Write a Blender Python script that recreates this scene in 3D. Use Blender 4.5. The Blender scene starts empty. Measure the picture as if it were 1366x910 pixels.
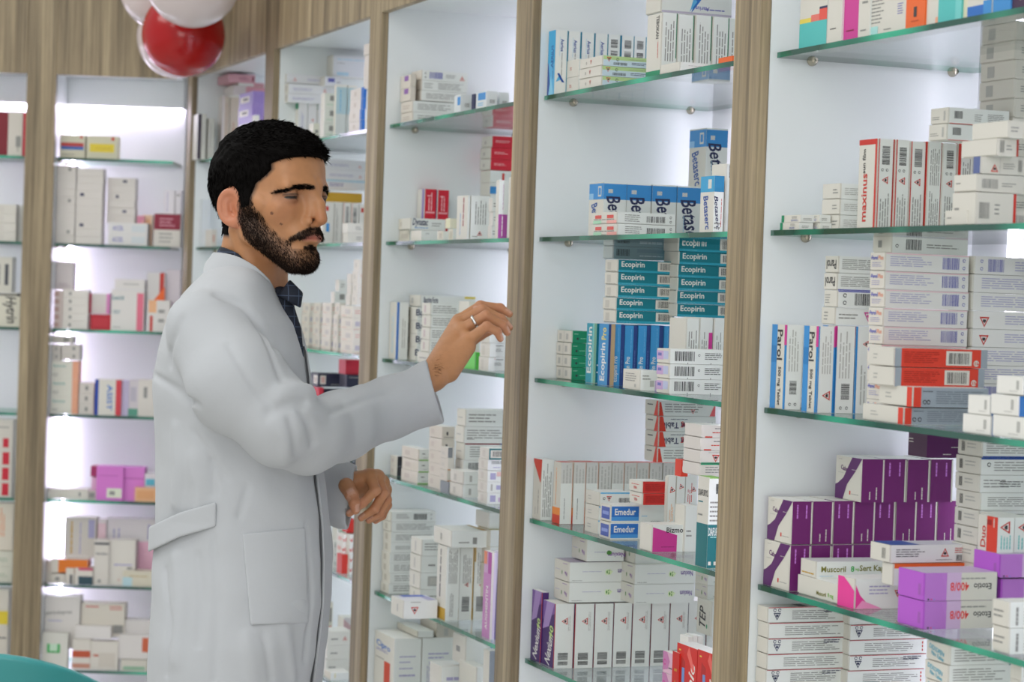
import bpy, bmesh, math, random
import numpy as np
from mathutils import Vector, Matrix
RNG = random.Random(7)
SC = bpy.context.scene
COL = SC.collection
IW, IH, FPX = 1366.0, 910.0, 3000.0
GAP = 0.258                       # distance between shelves
# ---------------------------------------------------------------- camera pose
ROLL, PITCH, YAW = 0.034025, 0.021357, 0.368172
CAM = np.array([2.9135, -1.5234, -0.3579])
FWD = np.array([-math.cos(YAW)*math.cos(PITCH), math.sin(YAW)*math.cos(PITCH), -math.sin(PITCH)])
_R = np.array([math.sin(YAW), math.cos(YAW), 0.0])
_U = np.cross(_R, FWD)
RGT = math.cos(ROLL)*_R + math.sin(ROLL)*_U
UPV = -math.sin(ROLL)*_R + math.cos(ROLL)*_U
FLOOR_Z = -1.83

def ray(x, y):
    return FWD + RGT*(x-IW/2)/FPX - UPV*(y-IH/2)/FPX

def srgb(h):
    if isinstance(h, str):
        h = h.lstrip('#'); c = [int(h[i:i+2], 16)/255 for i in (0, 2, 4)]
    else:
        c = list(h)
    return tuple(((v/12.92) if v <= 0.04045 else ((v+0.055)/1.055)**2.4) for v in c)

# ---------------------------------------------------------------- materials
_M = {}
def new_mat(name):
    m = bpy.data.materials.new(name); m.use_nodes = True
    return m, m.node_tree.nodes, m.node_tree.links, m.node_tree.nodes['Principled BSDF']

def paper(hexcol, rough=0.42):
    k = ('paper', hexcol, rough)
    if k not in _M:
        m, N, L, b = new_mat('print_' + str(hexcol).strip('#'))
        b.inputs['Base Color'].default_value = (*srgb(hexcol), 1)
        b.inputs['Roughness'].default_value = rough
        b.inputs['Specular IOR Level'].default_value = 0.4
        _M[k] = m
    return _M[k]

def simple(name, hexcol, rough=0.5, metal=0.0, spec=0.5, coat=0.0):
    k = ('simple', name)
    if k not in _M:
        m, N, L, b = new_mat(name)
        b.inputs['Base Color'].default_value = (*srgb(hexcol), 1)
        b.inputs['Roughness'].default_value = rough
        b.inputs['Metallic'].default_value = metal
        b.inputs['Specular IOR Level'].default_value = spec
        b.inputs['Coat Weight'].default_value = coat
        _M[k] = m
    return _M[k]

def glow(name, hexcol, strength):
    k = ('glow', name)
    if k not in _M:
        m = bpy.data.materials.new(name); m.use_nodes = True
        N, L = m.node_tree.nodes, m.node_tree.links
        N.clear()
        e = N.new('ShaderNodeEmission'); o = N.new('ShaderNodeOutputMaterial')
        e.inputs['Color'].default_value = (*srgb(hexcol), 1); e.inputs['Strength'].default_value = strength
        L.new(e.outputs[0], o.inputs[0])
        _M[k] = m
    return _M[k]

def wood_mat():
    if 'wood' in _M: return _M['wood']
    m, N, L, b = new_mat('grey_brown_oak_laminate')
    tc = N.new('ShaderNodeTexCoord')
    def streak(sx, sz, det):
        mp = N.new('ShaderNodeMapping'); mp.inputs['Scale'].default_value = (sx, sx, sz)
        L.new(tc.outputs['Object'], mp.inputs[0])
        n = N.new('ShaderNodeTexNoise'); n.inputs['Scale'].default_value = 1.0
        n.inputs['Detail'].default_value = det; n.inputs['Roughness'].default_value = 0.6
        L.new(mp.outputs[0], n.inputs[0]); return n
    n1 = streak(26, 0.7, 3); n2 = streak(140, 2.2, 4); n3 = streak(300, 14, 2)
    r1 = N.new('ShaderNodeValToRGB')
    r1.color_ramp.elements[0].position = 0.32; r1.color_ramp.elements[0].color = (*srgb('#7b6d56'), 1)
    r1.color_ramp.elements[1].position = 0.68; r1.color_ramp.elements[1].color = (*srgb('#b6a688'), 1)
    e = r1.color_ramp.elements.new(0.5); e.color = (*srgb('#9f8f73'), 1)
    L.new(n1.outputs[0], r1.inputs[0])
    r2 = N.new('ShaderNodeValToRGB')
    r2.color_ramp.elements[0].position = 0.35; r2.color_ramp.elements[0].color = (0.62, 0.60, 0.56, 1)
    r2.color_ramp.elements[1].position = 0.6; r2.color_ramp.elements[1].color = (1.08, 1.06, 1.0, 1)
    L.new(n2.outputs[0], r2.inputs[0])
    mx = N.new('ShaderNodeMix'); mx.data_type = 'RGBA'; mx.blend_type = 'MULTIPLY'; mx.inputs['Factor'].default_value = 0.85
    L.new(r1.outputs[0], mx.inputs['A']); L.new(r2.outputs[0], mx.inputs['B'])
    mx2 = N.new('ShaderNodeMix'); mx2.data_type = 'RGBA'; mx2.blend_type = 'MULTIPLY'; mx2.inputs['Factor'].default_value = 0.35
    r3 = N.new('ShaderNodeValToRGB'); r3.color_ramp.elements[0].color = (0.5, 0.5, 0.5, 1); r3.color_ramp.elements[0].position = .3
    r3.color_ramp.elements[1].position = .6
    L.new(n3.outputs[0], r3.inputs[0])
    L.new(mx.outputs['Result'], mx2.inputs['A']); L.new(r3.outputs[0], mx2.inputs['B'])
    L.new(mx2.outputs['Result'], b.inputs['Base Color'])
    b.inputs['Roughness'].default_value = 0.5
    bp = N.new('ShaderNodeBump'); bp.inputs['Strength'].default_value = 0.12; bp.inputs['Distance'].default_value = 0.002
    L.new(n2.outputs[0], bp.inputs['Height']); L.new(bp.outputs[0], b.inputs['Normal'])
    _M['wood'] = m
    return m

def glass_mat():
    """clear shelf glass: see-through, mirroring more and more towards grazing angles (both directions alike)"""
    if 'glass' in _M: return _M['glass']
    m = bpy.data.materials.new('clear_shelf_glass'); m.use_nodes = True
    N, L = m.node_tree.nodes, m.node_tree.links
    N.clear()
    o = N.new('ShaderNodeOutputMaterial'); mix = N.new('ShaderNodeMixShader')
    t = N.new('ShaderNodeBsdfTransparent'); t.inputs[0].default_value = (0.95, 0.985, 0.97, 1)
    g = N.new('ShaderNodeBsdfGlossy'); g.inputs['Roughness'].default_value = 0.015
    ge = N.new('ShaderNodeNewGeometry')
    d = N.new('ShaderNodeVectorMath'); d.operation = 'DOT_PRODUCT'
    L.new(ge.outputs['Normal'], d.inputs[0]); L.new(ge.outputs['Incoming'], d.inputs[1])
    a = N.new('ShaderNodeMath'); a.operation = 'ABSOLUTE'; L.new(d.outputs['Value'], a.inputs[0])
    s = N.new('ShaderNodeMath'); s.operation = 'SUBTRACT'; s.inputs[0].default_value = 1.0; L.new(a.outputs[0], s.inputs[1])
    p = N.new('ShaderNodeMath'); p.operation = 'POWER'; p.inputs[1].default_value = 4.2; L.new(s.outputs[0], p.inputs[0])
    k = N.new('ShaderNodeMath'); k.operation = 'MULTIPLY_ADD'; k.inputs[1].default_value = 0.9; k.inputs[2].default_value = 0.03
    L.new(p.outputs[0], k.inputs[0])
    L.new(k.outputs[0], mix.inputs[0]); L.new(t.outputs[0], mix.inputs[1]); L.new(g.outputs[0], mix.inputs[2])
    L.new(mix.outputs[0], o.inputs[0])
    _M['glass'] = m
    return m

# ---------------------------------------------------------------- object helpers
def tag(o, label=None, cat=None, group=None, kind=None):
    if label: o['label'] = label
    if cat: o['category'] = cat
    if group: o['group'] = group
    if kind: o['kind'] = kind
    return o

def empty(name, loc, label, cat, group=None):
    o = bpy.data.objects.new(name, None); COL.objects.link(o)
    o.location = tuple(loc); o.empty_display_size = 0.05
    return tag(o, label, cat, group)

class MB:
    """collects faces with colours, then links them as ONE mesh object"""
    def __init__(s): s.v = []; s.f = []; s.m = []; s.mats = []; s.smooth = []
    def mi(s, mat):
        if mat not in s.mats: s.mats.append(mat)
        return s.mats.index(mat)
    def add(s, verts, faces, mat, smooth=False):
        o = len(s.v); i = s.mi(mat)
        s.v.extend([tuple(float(c) for c in p) for p in verts])
        for f in faces: s.f.append([a+o for a in f]); s.m.append(i); s.smooth.append(smooth)
    def hexa(s, p0, ax, ay, az, mat):
        p0, ax, ay, az = map(np.asarray, (p0, ax, ay, az))
        c = [p0, p0+ax, p0+ax+ay, p0+ay, p0+az, p0+ax+az, p0+ax+ay+az, p0+ay+az]
        fl = [(0, 3, 2, 1), (4, 5, 6, 7), (0, 1, 5, 4), (1, 2, 6, 5), (2, 3, 7, 6), (3, 0, 4, 7)]
        if np.dot(np.cross(ax, ay), az) < 0: fl = [tuple(reversed(f)) for f in fl]
        s.add(c, fl, mat)
    def build(s, name, parent=None, bevel=0.0):
        me = bpy.data.meshes.new(name)
        me.from_pydata(s.v, [], s.f)
        for m in s.mats: me.materials.append(m)
        me.polygons.foreach_set('material_index', s.m)
        me.polygons.foreach_set('use_smooth', s.smooth)
        me.update()
        o = bpy.data.objects.new(name, me); COL.objects.link(o)
        if parent is not None:
            o.parent = parent
            o.matrix_parent_inverse = Matrix.Translation(-Vector(parent.location))
        if bevel:
            b = o.modifiers.new('bevel', 'BEVEL'); b.width = bevel; b.segments = 2; b.limit_method = 'ANGLE'
        return o

def lathe(mb, prof, centre, mat, seg=24, axis='Z'):
    vs, fs = [], []
    n = len(prof)
    for k in range(seg):
        a = 2*math.pi*k/seg
        for r, h in prof:
            p = (r*math.cos(a), r*math.sin(a), h)
            if axis == 'X': p = (p[2], p[0], p[1])
            vs.append((centre[0]+p[0], centre[1]+p[1], centre[2]+p[2]))
    for k in range(seg):
        for j in range(n-1):
            a, b = k*n+j, ((k+1) % seg)*n+j
            fs.append((a, b, b+1, a+1))
    mb.add(vs, fs, mat, True)

# ---------------------------------------------------------------- frames of the two cabinet runs
class Frame:
    """u runs along the cabinets (towards the camera side), v runs into the cabinet"""
    def __init__(s, o, u, v):
        s.o = np.array([*o, 0.0]); s.u = np.array([*u, 0.0]); s.v = np.array([*v, 0.0])
    def P(s, u, v, z): return s.o + s.u*u + s.v*v + np.array([0, 0, z])
    def on_v(s, x, y, v):           # where the sight line of a pixel meets the plane v
        d = ray(x, y); t = (v - np.dot(CAM-s.o, s.v))/np.dot(d, s.v); p = CAM+d*t
        return np.dot(p-s.o, s.u), p[2]
    def on_u(s, x, y, u):
        d = ray(x, y); t = (u - np.dot(CAM-s.o, s.u))/np.dot(d, s.u); p = CAM+d*t
        return np.dot(p-s.o, s.v), p[2]
    def on_z(s, x, y, z):
        d = ray(x, y); t = (z-CAM[2])/d[2]; p = CAM+d*t
        return np.dot(p-s.o, s.u), np.dot(p-s.o, s.v)
RW = Frame((0, 0), (1, 0), (0, 1))
_bw = np.array([math.sin(.34), math.cos(.34)]); _bw /= np.linalg.norm(_bw)
KX, KY = -3.79, -0.035
BW = Frame((KX, KY), _bw, (-_bw[1], _bw[0]))
# ---------------------------------------------------------------- cartons
BAYS = {'R': (RW, -0.012, 0.90), '2': (RW, -0.920, -0.10), '3': (RW, -1.835, -1.01), '4': (RW, -2.745, -1.92), '5': (RW, -3.675, -2.83),
        '6': (BW, None, -0.05), '7': (BW, None, None)}
_u6 = BW.on_v(77.0, 80, -0.008)[0]; _u7 = BW.on_v(36.6, 80, -0.026)[0]
BAYS['6'] = (BW, _u6, -0.05); BAYS['7'] = (BW, _u7-0.40, _u7-0.002)
SHELF_TOP = {i: -(i-1)*GAP+0.004 for i in range(1, 9)}
SHELF_NAME = {1: 'top shelf', 2: 'second shelf', 3: 'third shelf', 4: 'fourth shelf', 5: 'fifth shelf', 6: 'sixth shelf', 7: 'bottom shelf'}
BAY_NAME = {'R': 'end bay', '2': 'bay beyond hand', '3': 'bay behind hand', '4': 'bay behind face', '5': 'corner bay', '6': 'back-wall bay', '7': 'bay above chair'}
ORD = ['first', 'second', 'third', 'fourth', 'fifth', 'sixth', 'seventh', 'eighth', 'ninth', 'tenth', 'eleventh', 'twelfth', 'thirteenth', 'fourteenth', 'fifteenth']
PAL = dict(k='#3a3a3c', g='#8f8f8b', G='#b3b3ae', r='#c8362c', R='#d8412e', b='#3f8fd0', B='#1f4a9a', n='#2a2f55', p='#5b2466', P='#c77fd6', m='#cc3d93', M='#e27aa8',
           t='#0e7684', T='#55bdb9', v='#1f8b62', V='#7fb84a', y='#e3cf58', o='#e8682c', O='#eeb27a', w='#d6d3c9', x='#e3e6e2', W='#e6e5df', l='#a9a6c8', s='#7a8288', S='#cfd4d6',
           a='#1782a0', c='#5fb3e0', e='#6f70b5', L='#b4d3e4', D='#4a4d55', C='#8a2138', u='#8b5aa8', i='#e9c7cd', A='#2d6fc0', Y='#c39a30', H='#9aa3ac')
FONT_CACHE = {}
def text_polys(s, italic=False):
    """outline of a word as filled polygons, one unit high capitals, origin at its centre"""
    k = (s, italic)
    if k not in FONT_CACHE:
        cu = bpy.data.curves.new('lettering', 'FONT'); cu.body = s; cu.align_x = 'CENTER'; cu.align_y = 'CENTER'
        cu.size = 1.0; cu.offset = 0.018; cu.resolution_u = 2; cu.shear = 0.25 if italic else 0
        ob = bpy.data.objects.new('lettering', cu); COL.objects.link(ob)
        dg = bpy.context.evaluated_depsgraph_get()
        me = bpy.data.meshes.new_from_object(ob.evaluated_get(dg))
        V = [(v.co.x/0.72, v.co.y/0.72) for v in me.vertices]; F = [list(p.vertices) for p in me.polygons]
        xs = [p[0] for p in V]; ys = [p[1] for p in V]
        cx, cy = (min(xs)+max(xs))/2, (min(ys)+max(ys))/2
        V = [(x-cx, y-cy) for x, y in V]
        FONT_CACHE[k] = (V, F, max(xs)-min(xs), max(ys)-min(ys))
        bpy.data.objects.remove(ob); bpy.data.meshes.remove(me); bpy.data.curves.remove(cu)
    return FONT_CACHE[k]

class Face:
    """one printed face of a carton: p0 = its lower corner, ex/ey = unit edges, w/h = size; marks sit a hair above the board"""
    def __init__(s, mb, p0, ex, ey, w, h, rng):
        s.mb, s.p0, s.ex, s.ey, s.w, s.h, s.rng = mb, np.asarray(p0), np.asarray(ex), np.asarray(ey), w, h, rng
        s.n = np.cross(s.ex, s.ey); s.layer = 0
    def poly(s, pts, faces, col):
        s.layer += 1
        off = s.n*(0.00025+0.00004*min(s.layer, 12))
        s.mb.add([s.p0+s.ex*x+s.ey*y+off for x, y in pts], faces, paper(PAL.get(col, col)))
    def rects(s, rs, col):
        pts, fs = [], []
        for x0, y0, x1, y1 in rs:
            k = len(pts); pts += [(x0, y0), (x1, y0), (x1, y1), (x0, y1)]; fs.append((k, k+1, k+2, k+3))
        if pts: s.poly(pts, fs, col)
    def draw(s, spec):
        w, h = s.w, s.h
        for tok in spec.split():
            op, a = tok[0], tok[2:].split(',')
            if op == 'R':                                   # filled block s0,t0,s1,t1,colour
                x0, y0, x1, y1 = map(float, a[:4]); s.rects([(x0*w, y0*h, x1*w, y1*h)], a[4])
            elif op == 'Q':                                 # free polygon x,y,x,y,...,colour
                q = list(map(float, a[:-1])); pts = [(q[i]*w, q[i+1]*h) for i in range(0, len(q), 2)]
                s.poly(pts, [list(range(len(pts)))], a[-1])
            elif op in 'LN':                                # L: rows of small print; N: the same running up the face.  s0,t0,s1,t1,n,colour
                x0, y0, x1, y1 = map(float, a[:4]); n = int(a[4]); col = a[5] if len(a) > 5 else 'g'
                rs = []
                for i in range(n):
                    c, hh = (i+.5)/n, 0.30/n
                    end = s.rng.uniform(.7, 1.0) if n > 1 else 1.0; q = 0.0
                    while q < end:
                        e = min(end, q+s.rng.uniform(.12, .34))
                        if op == 'L': rs.append(((x0+(x1-x0)*q)*w, (y1-(y1-y0)*(c+hh*.6))*h, (x0+(x1-x0)*e)*w, (y1-(y1-y0)*(c-hh*.6))*h))
                        else: rs.append(((x0+(x1-x0)*(c-hh*.6))*w, (y0+(y1-y0)*q)*h, (x0+(x1-x0)*(c+hh*.6))*w, (y0+(y1-y0)*e)*h))
                        q = e+.03
                s.rects(rs, col)
            elif op in 'Bb':                                # bar code, B upright bars / b lying bars.  s0,t0,s1,t1,colour
                x0, y0, x1, y1 = map(float, a[:4]); col = a[4] if len(a) > 4 else 'k'
                rs, q = [], 0.0
                while q < 1:
                    e = q+s.rng.choice((.025, .03, .05)); e = min(e, 1)
                    if op == 'B': rs.append(((x0+(x1-x0)*q)*w, y0*h, (x0+(x1-x0)*e)*w, y1*h))
                    else: rs.append((x0*w, (y0+(y1-y0)*q)*h, x1*w, (y0+(y1-y0)*e)*h))
                    q = e+s.rng.choice((.02, .03, .045))
                s.rects(rs, col)
            elif op == 'T':                                 # warning triangle: s,t,size(mm),rotation deg,colour
                x, y, z, rot = float(a[0])*w, float(a[1])*h, float(a[2])/1000, math.radians(float(a[3])); col = a[4] if len(a) > 4 else 'r'
                def ro(px, py): return (x+px*math.cos(rot)-py*math.sin(rot), y+px*math.sin(rot)+py*math.cos(rot))
                o = [(-.5, -.42), (.5, -.42), (0, .48)]; i = [(p*.66, q*.66-.02) for p, q in o]
                s.poly([ro(p*z, q*z) for p, q in o+i], [(0, 1, 4, 3), (1, 2, 5, 4), (2, 0, 3, 5)], col)
                s.poly([ro(p*z, q*z) for p, q in [(-.16, -.2), (.16, -.2), (.16, -.02), (0, .1), (-.16, -.02)]], [(0, 1, 2, 3, 4)], 'k' if col == 'r' else col)
            elif op == 'O':                                 # ring: s,t,radius mm,colour
                x, y, r = float(a[0])*w, float(a[1])*h, float(a[2])/1000; col = a[3] if len(a) > 3 else 'k'
                pts = [(x+r*k*math.cos(t*math.pi/6), y+r*k*math.sin(t*math.pi/6)) for k in (1, .62) for t in range(12)]
                s.poly(pts, [(t, (t+1) % 12, 12+(t+1) % 12, 12+t) for t in range(11)], col)
            elif op == 'E':                                 # filled oval: s,t,rx mm,ry mm,colour
                x, y, rx, ry = float(a[0])*w, float(a[1])*h, float(a[2])/1000, float(a[3])/1000
                s.poly([(x+rx*math.cos(t*math.pi/10), y+ry*math.sin(t*math.pi/10)) for t in range(20)], [list(range(20))], a[4])
            elif op in 'Ww':                                # word: text,s,t,capital height in fraction of the face height (w: of its width),rotation,colour[,i][,x width fraction]
                tx = a[0].replace('~', ' '); it = len(a) > 6 and 'i' in a[6]
                V, F, tw, th = text_polys(tx, it)
                rot = math.radians(float(a[4])); k = float(a[3])*(w if abs(math.sin(rot)) > .6 else h)
                kx = k
                if len(a) > 7:                              # stretch to a run length given as a fraction of the face along the word
                    along = h if abs(math.sin(rot)) > .7 else w
                    kx = float(a[7])*along/tw
                x, y = float(a[1])*w, float(a[2])*h
                s.poly([(x+px*kx*math.cos(rot)-py*k*math.sin(rot), y+px*kx*math.sin(rot)+py*k*math.cos(rot)) for px, py in V], F, a[5])

QUEUE = []      # every carton waits here, the smallest ones of the far runs go together at the end
def carton(frame, umax, v0, z0, U, V, H, E, D, T, ce, cs, ct, label, group, yaw, vis, slit, seed):
    QUEUE.append(dict(f=frame, umax=umax, v0=v0, z0=z0, U=U, V=V, H=H, E=E, D=D, T=T, ce=ce, cs=cs, ct=ct, label=label, group=group, yaw=yaw, vis=vis, slit=slit, seed=seed))

def build_carton(c, into=None):
    f = c['f']; rng = random.Random(c['seed'])
    a = math.radians(c['yaw']); ca, sa = math.cos(a), math.sin(a)
    U = f.u*ca + f.v*sa; V = -f.u*sa + f.v*ca; Z = np.array([0, 0, 1.0])
    corner = f.P(c['umax'], c['v0'], c['z0'])
    u, v, h = c['U'], c['V'], c['H']
    root = corner - U*u if into is None else np.zeros(3)      # origin of the thing: its lower far corner
    org = corner - U*u - root
    mb = MB() if into is None else into
    flap = 0.0022 if (c['slit'] and into is None) else 0.0
    wall, end, top = paper(PAL.get(c['cs'], c['cs'])), paper(PAL.get(c['ce'], c['ce'])), paper(PAL.get(c['ct'], c['ct']))
    b = org + V*flap
    def quad(p, q, r, s_, m): mb.add([p, q, r, s_], [(0, 1, 2, 3)], m)
    A = U*u; B = V*(v-flap); C = Z*h
    quad(b, b+A, b+A+C, b+C, end)                 # aisle end
    quad(b+A, b+A+B, b+A+B+C, b+A+C, wall)        # long side
    quad(b+A+B, b+B, b+B+C, b+A+B+C, end)         # far end
    quad(b+B, b, b+C, b+B+C, wall)                # far side
    quad(b+C, b+A+C, b+A+B+C, b+B+C, top)         # top
    quad(b+B, b+A+B, b+A, b, top)                 # bottom
    Face(mb, b+A, V, Z, v-flap, h, rng).draw(c['D'])
    if c['T']: Face(mb, b+C, U, V, u, v-flap, rng).draw(c['T'])
    eb = mb
    if flap:
        eb = MB(); s0 = 0.0012 if c['slit'] == 1 else 0.0; s1 = 0.0 if c['slit'] == 1 else 0.0012
        eb.hexa(org+Z*s0+U*.0004, U*(u-.0008), V*flap*.98, Z*(h-s0-s1), end)
        Face(eb, org, U, Z, u, h, rng).draw(c['E'])
    else:
        Face(mb, b, U, Z, u, h, rng).draw(c['E'])
    if into is not None: return None
    o = mb.build('medicine_box'); o.location = tuple(root)
    tag(o, c['label'], 'medicine box', c['group'])
    if flap:
        e = eb.build('end_flap', None); e.parent = o
    return o

_seed = [100]
USED = {}
def check_label(l):
    n = len(l.replace('-', ' ').split()) if False else len(l.split())
    if n > 16: print('LONG LABEL', n, l)
    if l in USED: print('SAME LABEL', l)
    USED[l] = 1
    return l

def order(i, n, what):
    """i counts from the first"""
    if n == 1: return ''
    if what == 'stack':                             # i = 0 is the lowest
        if i == n-1: return 'topmost'
        if i == 0: return 'lowest'
        if n - 1 - i <= i: return ORD[n-1-i] + '-highest'
        return ORD[i] + '-lowest'
    if i == n-1: return 'deepest'
    return ORD[i]

def S(bay, shelf, xs, ys, n=1, v0=None, E='', D='', T='', ce='w', cs='x', ct='W', desc='white carton', where='', V=None, hid=0, vis=1.0, yaw=None, slit=1, U=None, alt=None):  # default side white is brighter than the end white, painting light onto sides
    """a box or a stack of n equal boxes. xs = (far end, near corner, back) pixels, ys = (top, foot) pixels at the near corner; foot None = on the shelf"""
    fr, uL, uR = BAYS[bay]
    xl, xc, xr = xs; yt, yb = ys[:2]
    zt = SHELF_TOP[shelf]
    if v0 is None: v0 = min(max(fr.on_z(xc, yb, zt)[1], 0.004), 0.24)
    ym = yt if yb is None else (yt+yb)/2
    um, z1 = fr.on_v(xc, yt, v0)
    ub, zb = fr.on_v(xc, yb if yb else yt+60, v0)
    um = (um+ub)/2
    ul, _ = fr.on_v(xl, ym, v0)
    Uw = U or um-ul
    while uL is not None and v0 > .008 and um-uL-.002 < .85*Uw and V is None:
        v0 -= .004
        um = (fr.on_v(xc, yt, v0)[0]+fr.on_v(xc, yb if yb else yt+60, v0)[0])/2
        z1, zb = fr.on_v(xc, yt, v0)[1], fr.on_v(xc, yb if yb else yt+60, v0)[1]
        Uw = U or um-fr.on_v(xl, ym, v0)[0]
    if uL is not None and um-Uw < uL+.002:
        if um-uL-.002 < .7*Uw: print('DBG clamp', bay, shelf, xs, desc, round(Uw, 3), round(um-uL-.002, 3))
        Uw = max(.01, um-uL-.002)
    if V is None:
        V = (fr.on_u(xr, ym, um)[0]-v0)*0.995
    V = min(max(V, .012), (0.34 if fr is RW else .225)-v0)
    z0 = zt+0.0004 if (yb is None or n_is_shelf(ys)) else zb
    if abs(z0-zt) < .02: z0 = zt+.0004
    H = (z1-z0)/n
    for i in range(n):
        _seed[0] += 1
        rr = random.Random(_seed[0])
        o = order(i, n, 'stack')
        lab = ', '.join(x for x in (desc, (o+' of '+where) if (o and where) else (o+' of stack' if o else where), SHELF_NAME[shelf], BAY_NAME[bay]) if x)
        e, d = E, D
        if alt and i % 2: e, d = alt
        if isinstance(E, list): e = E[i % len(E)]
        if isinstance(D, list): d = D[i % len(D)]
        yw = yaw if yaw is not None else rr.uniform(-.7, .7)
        jit = rr.uniform(-.0012, .0012) if n > 1 else 0
        carton(fr, um+jit*.5, v0+jit+.0008, z0+i*H, Uw, V, H-0.0005, e, d, T, ce, cs, ct, check_label(lab), f"{desc}s, {SHELF_NAME[shelf]}, {BAY_NAME[bay]}" if n > 1 else None, yw,
               vis if i >= hid else 0.0, slit, _seed[0])
    return um, v0, V, z0, H

def n_is_shelf(ys): return len(ys) > 2

def ROW(bay, shelf, xs, edges, ys, v0=None, U=None, E='', D='', T='', ce='w', cs='x', ct='W', desc='white carton', where='row', vis=1.0, V=None, slit=2, hide_end=True, foot=None):
    """boxes standing one behind the other into the shelf: xs = (far end, near corner) of the first, edges = pixel of each back edge or (last, n)"""
    fr, uL, uR = BAYS[bay]
    xl, xc = xs; yt, yb = ys
    zt = SHELF_TOP[shelf]
    if v0 is None: v0 = min(max(fr.on_z(xc, yb, zt)[1], 0.004), 0.2)
    um = (fr.on_v(xc, yt, v0)[0]+fr.on_v(xc, yb or yt+90, v0)[0])/2
    z1 = fr.on_v(xc, yt, v0)[1]
    Uw = um-fr.on_v(xl, (yt+(yb or yt+90))/2, v0)[0]
    Uw = U or Uw
    while v0 > .008 and um-uL-.002 < .85*Uw:
        v0 -= .004
        um = (fr.on_v(xc, yt, v0)[0]+fr.on_v(xc, yb or yt+90, v0)[0])/2; z1 = fr.on_v(xc, yt, v0)[1]
        Uw = U or um-fr.on_v(xl, (yt+(yb or yt+90))/2, v0)[0]
    if um-Uw < uL+.002:
        if um-uL-.002 < .7*Uw: print('DBG clamp', bay, shelf, xs, desc, round(Uw, 3), round(um-uL-.002, 3))
        Uw = max(.01, um-uL-.002)
    if isinstance(edges, tuple):
        last, n = edges; edges = [xc+(last-xc)*(k+1)/n for k in range(n)]
    n = len(edges); z0 = zt+.0004 if foot is None else foot; v = v0
    ym = (yt+(yb or yt+90))/2
    for i, ex in enumerate(edges):
        _seed[0] += 1; rr = random.Random(_seed[0])
        v1 = fr.on_u(ex, ym, um)[0]
        v1 = min(v1, .338)
        if v1-v < .006: break
        o = order(i, n, 'row')
        lab = ', '.join(x for x in (desc, o+' in '+where, SHELF_NAME[shelf], BAY_NAME[bay]) if x)
        d = D[i % len(D)] if isinstance(D, list) else D
        e = E if (i == 0 or not isinstance(E, list)) else E[i % len(E)]
        carton(fr, um+rr.uniform(-.002, .002), v+.0002, z0, Uw, v1-v-.0016, (z1-z0)*rr.uniform(.985, 1.0), e, d, T, ce, cs, ct, check_label(lab), f"{desc}s, {SHELF_NAME[shelf]}, {BAY_NAME[bay]}", rr.uniform(-.5, .5), vis, slit, _seed[0])
        v = v1
    return um, v0, v, z0, z1
# ================================================================ END BAY
# --- top shelf: cartons side by side along the edge
def EDGE(bay, shelf, items, yt, v0=.015, V=.05):
    for (xl, xr, ct_, E, desc) in items:
        S(bay, shelf, (xl, xr, xr), (yt, None), v0=v0+RNG.uniform(0, .006), V=V, E=E, D='N:.2,.1,.8,.8,3', ce=ct_, cs=ct_ if ct_ != 'w' else 'x', desc=desc, where='', yaw=0, slit=0, vis=.6)
EDGE('R', 1, [
    (1069, 1104, 'w', 'R:0,0,1,.36,T R:0,.36,.42,.42,y R:.42,.36,.72,.45,#e2786c R:.72,.36,1,.51,#e2584c R:.72,.51,1,.54,n L:.06,.72,.9,.94,4,g', 'white carton with turquoise foot and stepped stripe'),
    (1106, 1124, 'w', 'R:.2,.70,.85,.735,r R:.2,.66,.9,.69,n L:.2,.2,.6,.24,1,k', 'white carton with red and black dashes'),
    (1124.5, 1146, 'm', 'R:0,.83,1,.88,#b9a890 R:0,.88,1,1,w L:.3,.14,.75,.19,1,C', 'bright pink carton'),
    (1147, 1161, 'w', 'L:.3,.5,.8,.95,5 L:.2,.1,.7,.16,1', 'narrow white carton with grey print'),
    (1162, 1193, 'w', 'L:.06,.2,.6,.95,13 R:.02,.0,.36,.17,#a8dad6 L:.6,.07,.9,.12,1', 'white carton with dense grey print'),
    (1194, 1209, 'w', 'L:.3,.3,.8,.5,5,e', 'narrow white carton with blue print'),
    (1210, 1234, 'o', 'R:.42,.22,.58,.40,k R:.3,.14,.7,.16,#c04a1c', 'orange carton'),
    (1236, 1252, 'w', 'R:.8,0,1,.16,#e9a98a L:.2,.5,.7,.8,4', 'white carton with salmon corner'),
    (1253, 1283, 'T', 'R:.74,0,1,1,#74ccc8', 'turquoise carton'),
    (1284, 1291, '#dcd9bd', 'R:0,.75,1,1,y', 'thin cream carton'),
    (1292, 1323, 'w', 'R:0,0,.66,.28,A R:.66,0,1,.36,b L:.1,.6,.6,.9,3,L', 'white carton with blue foot'),
    (1326, 1348, 'b', 'R:.42,.36,.64,1,n', 'light blue carton'),
    (1349, 1372, '#412745', 'R:.5,.28,.9,.36,w L:.3,.6,.9,.9,3,C', 'dark plum carton'),
], -40)
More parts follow.
